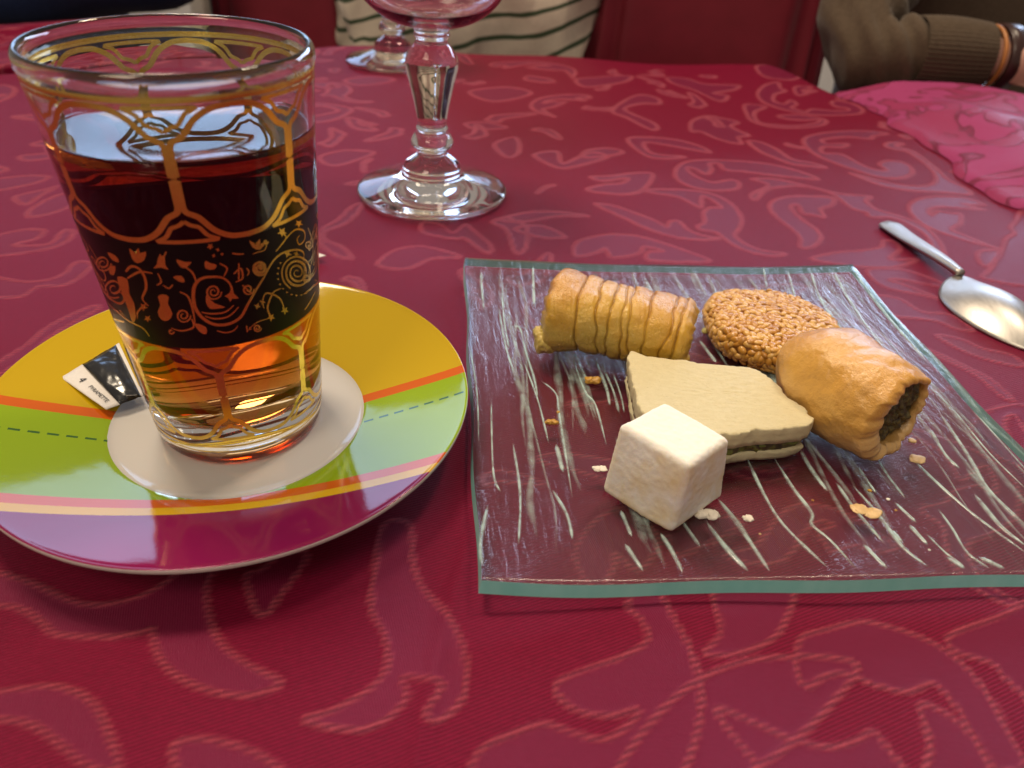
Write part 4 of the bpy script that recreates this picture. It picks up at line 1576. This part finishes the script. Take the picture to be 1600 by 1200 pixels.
def sesame_biscuit():
    C = Vector((0.1040, 0.2660, PTOP))
    root = empty("sesame_biscuit", C)
    tag(root, "round biscuit crusted all over with toasted sesame seeds behind the filled pastry", "biscuit")
    RX, RY, HZ = 0.0262, 0.0262, 0.0118
    rr = random.Random(21)

    def surf(a, t):
        """t 0 centre of the top .. 1 foot of the side"""
        if t < 0.72:
            k = t / 0.72
            rad = k * 0.93
            z = HZ - 0.0022 * k ** 2.5
        else:
            k = (t - 0.72) / 0.28
            rad = 0.93 + 0.07 * math.sin(k * math.pi)
            z = (HZ - 0.0022) * (1 - k)
        w = 1 + 0.045 * math.sin(3 * a + 0.5) + 0.03 * math.sin(5 * a + 2)
        return Vector((RX * rad * w * math.cos(a), RY * rad * w * math.sin(a), max(z, 0.0004)))
    na, nt = 72, 26
    vs, fs = [], []
    for i in range(1, nt + 1):
        for j in range(na):
            p = surf(2 * math.pi * j / na, i / nt)
            vs.append(p + Vector((0, 0, 0.0003 * noise.noise(p * 600))))
    top = len(vs)
    vs.append(Vector((0, 0, HZ)))
    for i in range(nt - 1):
        for j in range(na):
            j2 = (j + 1) % na
            fs.append((i * na + j, (i + 1) * na + j, (i + 1) * na + j2, i * na + j2))
    for j in range(na): fs.append((top, j, (j + 1) % na))
    link("biscuit_base", mesh("biscuit_base", vs, fs), simple("baked_caramel", (0.24, 0.090, 0.014), 0.3, var=0.3, nscale=250), root)
    # one seed: a flattened drop

    def seed_me(name):
        bm = bmesh.new()
        bmesh.ops.create_uvsphere(bm, u_segments=7, v_segments=5, radius=1.0, matrix=Matrix.Rotation(R(90), 4, 'Y'))
        for v in bm.verts:
            k = 1 - 0.32 * (v.co.x * 0.5 + 0.5) ** 1.5
            v.co = Vector((v.co.x * 0.00195, v.co.y * 0.00142 * k, v.co.z * 0.00085 * k))
        me = bpy.data.meshes.new(name)
        bm.to_mesh(me)
        bm.free()
        me.polygons.foreach_set("use_smooth", [True] * len(me.polygons))
        return me
    m = NT("sesame_seed")
    oi = m.add("ShaderNodeObjectInfo")
    v = m.coord("Object")
    rv = m.math('ADD', m.math('MULTIPLY', oi.outputs["Random"], 0.6), m.math('MULTIPLY', m.noise(v, 700, 2), 0.4))
    m.col(m.ramp(rv, [(0.0, (0.38, 0.145, 0.016)), (0.5, (0.56, 0.265, 0.038)), (1.0, (0.78, 0.50, 0.15))]))
    m.set(Roughness=0.28)
    m.p.inputs["Coat Weight"].default_value = 0.4
    m.p.inputs["Coat Roughness"].default_value = 0.2
    M_SEED = m.m
    base = seed_me("seed")
    base.materials.append(M_SEED)
    spots, tries = [], 0
    while len(spots) < 640 and tries < 60000:
        tries += 1
        a, t = rr.uniform(0, 2 * math.pi), rr.random() ** 0.5
        p = surf(a, t)
        if p.z < 0.0008: continue
        dmin = 0.00220 if tries < 14000 else 0.00172
        if any((p - q[0]).length < dmin for q in spots): continue
        e = 1e-3
        n_ = (surf(a + e, t) - p).cross(surf(a, min(1, t + e)) - p)
        n_ = -n_ if n_.dot(p - Vector((0, 0, 0.004))) < 0 else n_
        n_ = n_.normalized() if n_.length > 0 else Vector((0, 0, 1))
        n_ = (n_ + Vector((rr.uniform(-.22, .22), rr.uniform(-.22, .22), rr.uniform(-.1, .2)))).normalized()
        spots.append((p, n_, rr.uniform(0, 6.28), rr.uniform(0.92, 1.28)))
    toward = Vector((0, -0.75, 0.66))
    spots.sort(key=lambda s: -(s[1].dot(toward) - (0.5 if s[0].x > 0.012 and s[0].y < -0.004 else 0)))
    rest_v, rest_f = [], []
    for k, (p, n_, rot, sc) in enumerate(spots):
        q = n_.to_track_quat('Z', 'X').to_matrix().to_4x4() @ Matrix.Rotation(rot, 4, 'Z') @ Matrix.Scale(sc, 4)
        q.translation = p + n_ * 0.00022
        if k < 300:
            o_ = bpy.data.objects.new("seed", base)
            COL.objects.link(o_)
            o_.parent = root
            o_.matrix_local = q
        else:
            b = len(rest_v)
            rest_v += [q @ v.co for v in base.vertices]
            rest_f += [tuple(b + i for i in f.vertices) for f in base.polygons]
    o_ = link("seed_crust", mesh("seed_crust", rest_v, rest_f), M_SEED, root)
    o_["kind"] = "stuff"


sesame_biscuit()

# ------------------------------------------------------------------ layered paste slab (middle)


def slab(name, outline, z0, z1, mat, parent, origin, rough_edge=0.0007, top_bump=0.00025, bev=0.0010, inset0=0.0, seed=0.0):
    """outline (x, y) closed; rounded, crumbly-edged slab"""
    P = closed_spline(outline, 8)
    n = len(P)
    c = P.mean(0)
    rows = []
    prof = [(0.0, z0), (0.0, z0 + (z1 - z0) * 0.3), (0.0, z0 + (z1 - z0) * 0.6), (0.0, z1 - bev), (-bev * 0.3, z1 - bev * 0.3), (-bev, z1)]
    vs, fs = [], []

    def vert(x, y, z): return (x - origin[0], y - origin[1], z)
    for k, (off, z) in enumerate(prof):
        row = []
        for i, p in enumerate(P):
            d = p - c
            L = np.hypot(*d)
            j = rough_edge * (fbm((p[0] * 420, p[1] * 420, z * 300 + seed), 4)) * (1.0 if k >= 3 else 0.6)
            ins = inset0 * (1 - (z - z0) / (z1 - z0))
            q = c + d * (1 + (off - ins + j) / L)
            zz = z + (0.0004 * fbm((p[0] * 300, p[1] * 300, seed + 9), 3) if 0 < k else 0)
            row.append(len(vs))
            vs.append(vert(q[0], q[1], zz))
        rows.append(row)
    last = np.array([(vs[i][0], vs[i][1]) for i in rows[-1]])
    cc = last.mean(0)
    for sc in np.linspace(0.94, 0.06, 22):
        row = []
        for i in range(n):
            q = cc + (last[i] - cc) * sc
            z = z1 + top_bump * (fbm((q[0] * 260, q[1] * 900, seed), 4) + 0.5 * noise.noise((q[0] * 60, q[1] * 60, seed)))
            row.append(len(vs))
            vs.append((q[0], q[1], z))
        rows.append(row)
    for A, B in zip(rows[:-1], rows[1:]):
        for i in range(n):
            j = (i + 1) % n
            fs.append((A[i], A[j], B[j], B[i]))
    fs.append(tuple(rows[-1]))
    fs.append(tuple(rows[0][::-1]))
    me = mesh(name, vs, fs)
    area = sum((P[i][0] * P[(i + 1) % n][1] - P[(i + 1) % n][0] * P[i][1]) for i in range(n))
    if area < 0: me.flip_normals()
    return link(name, me, mat, parent)


def paste_mat(name, c0, c1, streak=True):
    m = NT(name)
    v = m.coord("Object")
    n1 = m.noise(v, 500, 5, 0.65)
    st = m.noise(m.coord("Object", (0.10, 1.0, 1.0)), 1300, 4, 0.6, 0.2)
    sp = m.noise(v, 1600, 2, 0.5)
    colr = m.mix(n1, c0, c1)
    if streak: colr = m.mix(m.ramp(st, [(0.26, (0.35, 0.35, 0.35)), (0.40, (0, 0, 0))]), colr, tuple(x * 0.80 for x in c0))
    colr = m.mix(m.ramp(sp, [(0.24, (0.6, 0.6, 0.6)), (0.30, (0, 0, 0))]), colr, tuple(x * 0.5 for x in c0))
    m.col(colr)
    m.set(Roughness=0.75)
    m.p.inputs["Subsurface Weight"].default_value = 0.15
    m.p.inputs["Subsurface Radius"].default_value = (0.004, 0.003, 0.0015)
    h = m.math('ADD', m.math('MULTIPLY', n1, 1.0), m.math('MULTIPLY', st, 0.45 if streak else 0.2))
    m.link(m.bump(h, 0.55, 0.0005), m.p.inputs["Normal"])
    return m.m


def paste_slab():
    zt = 0.0190
    top_px = [(984, 549), (1012, 556), (1060, 561), (1108, 568), (1158, 571), (1188, 580), (1212, 597), (1230, 618), (1258, 640), (1272, 659), (1240, 668), (1185, 672), (1150, 677), (1112, 678), (1060, 664), (1004, 644), (992, 612), (985, 578)]
    out = [(at(a, b, zt).x, at(a, b, zt).y) for a, b in top_px]
    c = np.array(out).mean(0)
    root = empty("layered_paste_slice", (c[0], c[1], 0))
    tag(root, "beige layered nut paste slice cut as a diamond in the middle of the plate", "sweet")
    M1 = paste_mat("nut_paste", (0.56, 0.48, 0.28), (0.68, 0.60, 0.38))
    slab("top_layer", out, 0.0126, zt, M1, root, c, 0.0010, 0.00025, 0.0006, 0.0002, 1.0)
    mid = [tuple(c + (np.array(p) - c) * 0.93) for p in out]
    m = NT("pistachio_filling")
    v = m.coord("Object")
    m.col(m.ramp(m.noise(v, 320, 4, 0.6, 0.5), [(0.35, (0.018, 0.012, 0.006)), (0.5, (0.06, 0.035, 0.012)), (0.62, (0.16, 0.17, 0.03)), (0.75, (0.05, 0.06, 0.01))]))
    m.set(Roughness=0.45)
    slab("filling", mid, 0.0086, 0.0125, m.m, root, c, 0.0013, 0.0002, 0.0004, 0.0, 4.0)
    low = [tuple(c + (np.array(p) - c) * 0.985) for p in out]
    slab("bottom_layer", low, PTOP - 0.0002, 0.0089, paste_mat("pale_paste", (0.46, 0.40, 0.24), (0.58, 0.52, 0.34), False), root, c, 0.0008, 0.0002, 0.0008, 0.0006, 7.0)
    for k, (px, py, s) in enumerate(((1160, 688, 1.0), (1205, 683, 1.2), (1185, 694, 0.8), (1232, 690, 0.7))):
        bm = bmesh.new()
        bmesh.ops.create_icosphere(bm, subdivisions=3, radius=0.0024 * s)
        for v in bm.verts:
            v.co = Vector((v.co.x * 1.7, v.co.y * 0.8, v.co.z * 0.55)) * (1 + 0.2 * noise.noise(v.co * 400 + Vector((k, 0, 0))))
        me = bpy.data.meshes.new("pistachio")
        bm.to_mesh(me)
        bm.free()
        o_ = link("pistachio", me, simple("pistachio", (0.13, 0.15, 0.022), 0.45, var=0.4, nscale=500), root)
        p = at(px, py, 0.0110)
        o_.location = (p.x - c[0], p.y - c[1] + 0.0006, 0.0108)


paste_slab()

# ------------------------------------------------------------------ powdered cube


def hexa_cube():
    Bt = [at(935, 769, PTOP), at(1048, 837, PTOP), at(1131, 777, PTOP)]
    Bt.append(Bt[0] + Bt[2] - Bt[1])
    zt = 0.0312
    Tp = [at(967, 661, zt), at(1078, 728, zt), at(1142, 685, zt), at(1040, 627, zt)]
    c = sum(Bt, Vector()) / 4
    root_o = Vector((c.x, c.y, PTOP))
    N = 44
    bm = bmesh.new()
    bmesh.ops.create_cube(bm, size=2.0)
    bmesh.ops.subdivide_edges(bm, edges=bm.edges[:], cuts=N, use_grid_fill=True)
    rad = 0.17
    for v in bm.verts:
        p = v.co
        q = Vector([max(-1 + rad, min(1 - rad, x)) for x in p])
        d = p - q
        if d.length > 1e-9: p = q + d.normalized() * rad
        u, w, t = (p.x + 1) / 2, (p.y + 1) / 2, (p.z + 1) / 2
        # corners: 0 left, 1 front, 2 right, 3 back ; u runs left->... w runs
        b = (Bt[0] * (1 - u) + Bt[1] * u) * (1 - w) + (Bt[3] * (1 - u) + Bt[2] * u) * w
        tt = (Tp[0] * (1 - u) + Tp[1] * u) * (1 - w) + (Tp[3] * (1 - u) + Tp[2] * u) * w
        g = b.lerp(tt, t)
        nrm = (g - (root_o + Vector((0, 0, 0.013)))).normalized()
        g += nrm * (0.00014 * fbm(g * 620, 4) + 0.0008 * noise.noise(g * 60))
        v.co = g - root_o
    me = bpy.data.meshes.new("powdered_cube")
    bm.to_mesh(me)
    bm.free()
    m = NT("icing_sugar")
    v = m.coord("Object")
    n1 = m.noise(v, 130, 4, 0.55, 0.4)
    n2 = m.noise(v, 900, 4, 0.7)
    geo = m.add("ShaderNodeNewGeometry")
    sp = m.add("ShaderNodeSeparateXYZ")
    m.link(geo.outputs["Normal"], sp.inputs[0])
    cover = m.math('ADD', m.math('MULTIPLY', sp.outputs[2], 0.30), n1)       # sugar lies thicker on top
    jelly = (0.80, 0.66, 0.40)
    m.col(m.mix(m.ramp(cover, [(0.30, (0, 0, 0)), (0.68, (1, 1, 1))]), jelly, m.mix(n2, (0.84, 0.80, 0.72), (0.92, 0.89, 0.84))))
    m.set(Roughness=0.9)
    m.p.inputs["Subsurface Weight"].default_value = 0.25
    m.p.inputs["Subsurface Radius"].default_value = (0.006, 0.004, 0.002)
    m.link(m.bump(m.math('ADD', m.math('MULTIPLY', n2, 0.6), m.math('MULTIPLY', n1, 0.3)), 0.42, 0.0005), m.p.inputs["Normal"])
    o_ = link("sugared_cube", me, m.m)
    o_.location = root_o
    tag(o_, "cube of jelly sweet dusted white with icing sugar at the plate front", "sweet")
    return m.m


M_SUGAR = hexa_cube()

# ------------------------------------------------------------------ filled pastry roll (right)


def filled_roll():
    front = Vector((0.1235, 0.1955, 0))
    d = Vector((0.56, -0.83, 0)).normalized()           # axis, towards the viewer
    L = 0.043
    root = empty("filled_pastry_roll", front - d * L / 2 + Vector((0, 0, PTOP)), math.atan2(d.y, d.x))
    tag(root, "plump golden pastry roll with dark green nut filling at its open end", "pastry")
    nu, nv = 120, 140
    RY, RZ = 0.0162, 0.0165
    vs, fs, cr = [], [], []

    def section(a, x, k):
        ca, sa = math.cos(a), math.sin(a)
        e = 2.5
        q = 1.0 / (abs(ca) ** e + abs(sa) ** e) ** (1 / e)
        y, z = RY * q * ca * k, RZ + RZ * q * sa * k
        return y, z
    prof = []
    for i in range(nu + 1):
        u = i / nu
        if u < 0.78:
            t = u / 0.78
            x = -L / 2 + L * t
            k = 1.0
            if t < 0.42: k = 0.30 + 0.70 * math.sin(min(1, t / 0.42) * math.pi / 2) ** 0.75 if t > 0 else 0.05
            k *= 1 - 0.05 * max(0, (t - 0.7) / 0.3) ** 2
            k *= 1 + 0.05 * math.sin(math.pi * t)
            prof.append((x, k, 0))
        else:
            t = (u - 0.78) / 0.22                          # lip turning into the opening
            if t < 0.5:
                a = t / 0.5 * math.pi
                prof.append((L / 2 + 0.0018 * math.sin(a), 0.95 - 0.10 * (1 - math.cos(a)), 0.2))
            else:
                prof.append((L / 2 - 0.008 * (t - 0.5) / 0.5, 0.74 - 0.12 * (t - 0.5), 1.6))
    for i, (x, k, c) in enumerate(prof):
        for j in range(nv):
            a = 2 * math.pi * j / nv
            ca, sa = math.cos(a), math.sin(a)
            y, z = section(a, x, k)
            cen = 0.0165
            lump = 1 + 0.07 * noise.noise((x * 70, ca * 1.4, sa * 1.4)) + 0.035 * fbm((x * 160, ca * 2.4, sa * 2.4), 4)
            y, z = y * lump, cen + (z - cen) * lump
            xx = x
            if k < 0.97 and x > L * 0.42 or i > 0.75 * nu:
                xx += 0.0018 * noise.noise((ca * 2.4, sa * 2.4, 7)) + 0.0012 * noise.noise((ca * 7, sa * 7, 3))
                if sa < -0.3: xx += 0.0022 * (-sa)
                if ca < -0.4: xx += 0.0012 * (-ca - 0.4)
            if i > 0.78 * nu:
                w_ = min(1.0, (i / nu - 0.78) / 0.10)
                y = y * (1 - 0.20 * w_) + 0.0030 * w_
                z = cen + (z - cen) * (1 - 0.04 * w_) + 0.0006 * w_
            z = max(z, 0.0002 + 0.0003 * abs(noise.noise((x * 300, a * 4, 0))))
            vs.append((xx, y, z))
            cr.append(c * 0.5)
    n = len(prof)
    for i in range(n - 1):
        for j in range(nv):
            j2 = (j + 1) % nv
            fs.append((i * nv + j, (i + 1) * nv + j, (i + 1) * nv + j2, i * nv + j2))
    fs.append(tuple(range(nv)))
    me = mesh("baked_dough", vs, fs)
    at_ = me.attributes.new("crease", 'FLOAT', 'POINT')
    at_.data.foreach_set("value", cr)
    link("baked_dough", me, pastry_mat("golden_dough", (0.62, 0.29, 0.036), (0.70, 0.38, 0.070), (0.66, 0.41, 0.155), 0.004, 0.030, 0.34, 90), root)
    # filling: rough nut mass set back in the opening
    vs, fs = [], []
    nr, na = 30, 90
    for i in range(nr + 1):
        for j in range(na):
            a = 2 * math.pi * j / na
            k = 0.84 * i / nr
            y, z = section(a, 0, k)
            y = y * 0.80 + 0.0030
            x = L / 2 + 0.0004 + 0.0019 * fbm((y * 330, z * 330, 1), 4) + 0.0016 * noise.noise((y * 160, z * 160, 6)) - 0.002 * (i / nr) ** 4
            vs.append((x, y, z))
    for i in range(nr):
        for j in range(na):
            j2 = (j + 1) % na
            fs.append((i * na + j, (i + 1) * na + j, (i + 1) * na + j2, i * na + j2))
    m = NT("nut_filling")
    v = m.coord("Object")
    nz = m.noise(v, 420, 5, 0.7, 0.4)
    sep = m.add("ShaderNodeSeparateXYZ")
    m.link(v, sep.inputs[0])
    m.col(m.ramp(nz, [(0.32, (0.020, 0.009, 0.004)), (0.46, (0.060, 0.038, 0.009)), (0.56, (0.115, 0.088, 0.018)), (0.66, (0.17, 0.10, 0.025)), (0.80, (0.33, 0.21, 0.05))]))
    m.set(Roughness=0.45)
    m.link(m.bump(nz, 0.7, 0.001), m.p.inputs["Normal"])
    link("filling", mesh("filling", vs, fs), m.m, root)


filled_roll()

# ------------------------------------------------------------------ crumbs


def crumb(px, py, size, mat, label, flat=0.6, seed=0, lobes=1):
    p = at(px, py, PTOP)
    vs, fs = [], []
    rr = random.Random(seed)
    for k in range(lobes):
        bm = bmesh.new()
        bmesh.ops.create_icosphere(bm, subdivisions=3, radius=size)
        dx = 0 if lobes == 1 else (k - (lobes - 1) / 2) * size * 1.5
        dy = rr.uniform(-0.3, 0.3) * size if lobes > 1 else 0
        b = len(vs)
        for v in bm.verts:
            q = v.co * (1 + 0.42 * noise.noise(v.co / size * 1.3 + Vector((seed, k, 0))) + 0.15 * noise.noise(v.co / size * 4))
            vs.append((q.x * 1.15 + dx, q.y + dy, (q.z + size) * flat))
        bm.faces.ensure_lookup_table()
        for f in bm.faces: fs.append(tuple(b + v.index for v in f.verts))
        bm.free()
    o_ = link("crumb", mesh("crumb", vs, fs), mat)
    o_.location = p
    tag(o_, label, "crumb", "crumbs on the glass plate")


M_CR1 = simple("crumb_golden", (0.46, 0.24, 0.035), 0.4, var=0.3, nscale=700)
M_CR2 = simple("crumb_pale", (0.66, 0.44, 0.20), 0.45, var=0.2, nscale=700)
M_CR3 = simple("crumb_sugar", (0.76, 0.70, 0.60), 0.8, var=0.1, nscale=700)
M_CR4 = simple("crumb_green", (0.42, 0.36, 0.10), 0.4, var=0.25, nscale=700)
crumb(926, 598, 0.0017, M_CR1, "golden crumb lying in front of the pleated pastry roll", 0.7, 3, 2)
crumb(862, 662, 0.0012, M_CR1, "small golden crumb left of the sugared cube", 0.6, 5, 2)
crumb(872, 645, 0.0006, M_CR1, "tiniest golden crumb beside the small one left of the sugared cube", 0.6, 6)
crumb(1168, 812, 0.0013, M_CR3, "white sugar crumb alone on the plate right of the sugared cube", 0.5, 8)
crumb(1103, 806, 0.0020, M_CR3, "clump of icing sugar fallen at the foot of the sugared cube", 0.5, 9, 2)
crumb(937, 735, 0.0013, M_CR3, "bit of icing sugar at the left side of the sugared cube", 0.5, 12, 2)
crumb(1353, 800, 0.0023, M_CR2, "pale double flake of pastry at the front right of the plate", 0.22, 15, 2)
crumb(1433, 719, 0.0022, M_CR2, "pale pastry flake right of the open end of the filled roll", 0.22, 19)
crumb(1106, 521, 0.0014, M_CR4, "greenish nut crumb touching the left side of the sesame biscuit", 0.7, 23, 2)
crumb(1425, 690, 0.0012, M_CR2, "sliver of dough beside the lower right edge of the filled roll", 0.4, 27)

rs_ = random.Random(77)
for k in range(6):
    a_, b_ = rs_.uniform(880, 1480), rs_.uniform(600, 860)
    if 930 < a_ < 1280 and b_ < 840 or 1220 < a_ < 1450 and b_ < 745: a_, b_ = rs_.uniform(1120, 1400), rs_.uniform(765, 850)
    crumb(a_, b_, rs_.uniform(0.0003, 0.0006), rs_.choice((M_CR1, M_CR2, M_CR3)), "tiny speck of crumb on the front half of the glass plate", 0.6, 40 + k)

# ------------------------------------------------------------------ teaspoon


def teaspoon():
    tip, neck, end = Vector((0.2095, 0.4120, 0)), Vector((0.2170, 0.3390, 0)), Vector((0.2290, 0.2790, 0))
    root = empty("teaspoon", neck)
    tag(root, "steel teaspoon lying face down on the cloth at the right edge", "spoon")
    m = NT("brushed_steel")
    v = m.coord("Object")
    nz = m.noise(m.coord("Object", (8.0, 1.0, 1.0)), 160, 4, 0.6)
    m.col(m.mix(nz, (0.40, 0.375, 0.345), (0.50, 0.475, 0.44)))
    m.set(Metallic=1.0)
    m.link(m.ramp(nz, [(0.3, (0.34,) * 3), (0.7, (0.46,) * 3)]), m.p.inputs["Roughness"])
    M_ST = m.m
    # handle: flat strip, wide and rounded at the tip, narrow at the neck, arched
    n = 40
    vs, fs = [], []
    ax = (neck - tip).normalized()
    sd = Vector((ax.y, -ax.x, 0))
    for i in range(n + 1):
        t = i / n
        p = tip.lerp(neck, t)
        w = 0.0056 * (1 - t) ** 0.8 + 0.0022
        if t < 0.08: w *= math.sqrt(max(0.02, 1 - (1 - t / 0.08) ** 2))
        th = 0.0009 + 0.0006 * t
        z = 0.0018 + 0.0052 * math.sin(t * math.pi * 0.5) ** 2
        for s, hh in ((-1, 0.0), (-0.8, 1.0), (0.0, 1.25), (0.8, 1.0), (1, 0.0), (0.8, -1.0), (-0.8, -1.0)):
            q = p + sd * (s * w) - neck
            vs.append((q.x, q.y, z + hh * th))
    for i in range(n):
        for s in range(7):
            s2 = (s + 1) % 7
            fs.append((i * 7 + s2, i * 7 + s, (i + 1) * 7 + s, (i + 1) * 7 + s2))
    fs.append(tuple(range(7)))
    fs.append(tuple(range(n * 7 + 6, n * 7 - 1, -1)))
    me = mesh("handle", vs, fs)
    link("handle", me, M_ST, root)
    # bowl: egg-shaped shell, convex side up
    c = neck.lerp(end, 0.5) - neck
    bx = (end - neck)
    Lb = bx.length / 2 + 0.001
    bx.normalize()
    by = Vector((-bx.y, bx.x, 0))
    vs, fs = [], []
    nr, na = 22, 64
    for lay in (0, 1):
        for i in range(nr + 1):
            k = i / nr
            for j in range(na):
                a = 2 * math.pi * j / na
                wv = 0.0195 * (1 - 0.16 * math.cos(a))       # wider near the handle
                x, y = Lb * k * math.cos(a), wv * k * math.sin(a)
                h = 0.0092 * (1 - k ** 2.2) + 0.0012 + 0.0045 * max(0, -math.cos(a)) ** 6 * k ** 4
                q = c + bx * x + by * y
                vs.append((q.x, q.y, h - lay * 0.0010))
    N = (nr + 1) * na
    for lay in (0, 1):
        for i in range(nr):
            for j in range(na):
                j2 = (j + 1) % na
                f = (lay * N + i * na + j, lay * N + (i + 1) * na + j, lay * N + (i + 1) * na + j2, lay * N + i * na + j2)
                fs.append(f if lay == 0 else f[::-1])
    for j in range(na):
        j2 = (j + 1) % na
        fs.append((nr * na + j, N + nr * na + j, N + nr * na + j2, nr * na + j2))
    link("bowl", mesh("bowl", vs, fs), M_ST, root)


teaspoon()

# rim of a small dish standing on the cloth at the far right
vs, fs = lathe(smooth_profile([(0.0, 0.001), (0.012, 0.001), (0.018, 0.004), (0.0235, 0.012), (0.0245, 0.0122), (0.024, 0.011), (0.019, 0.003), (0.0, 0.0)], 4), 64)
m_dish = simple("dish_glaze", (0.62, 0.52, 0.30), 0.2, var=0.05)
dish = link("small_dish", mesh("small_dish", vs, [f[::-1] for f in fs]), m_dish)
dish.location = (0.437, 0.645, 0.0240)
tag(dish, "edge of a small cream and gold dish at the far right edge", "dish")
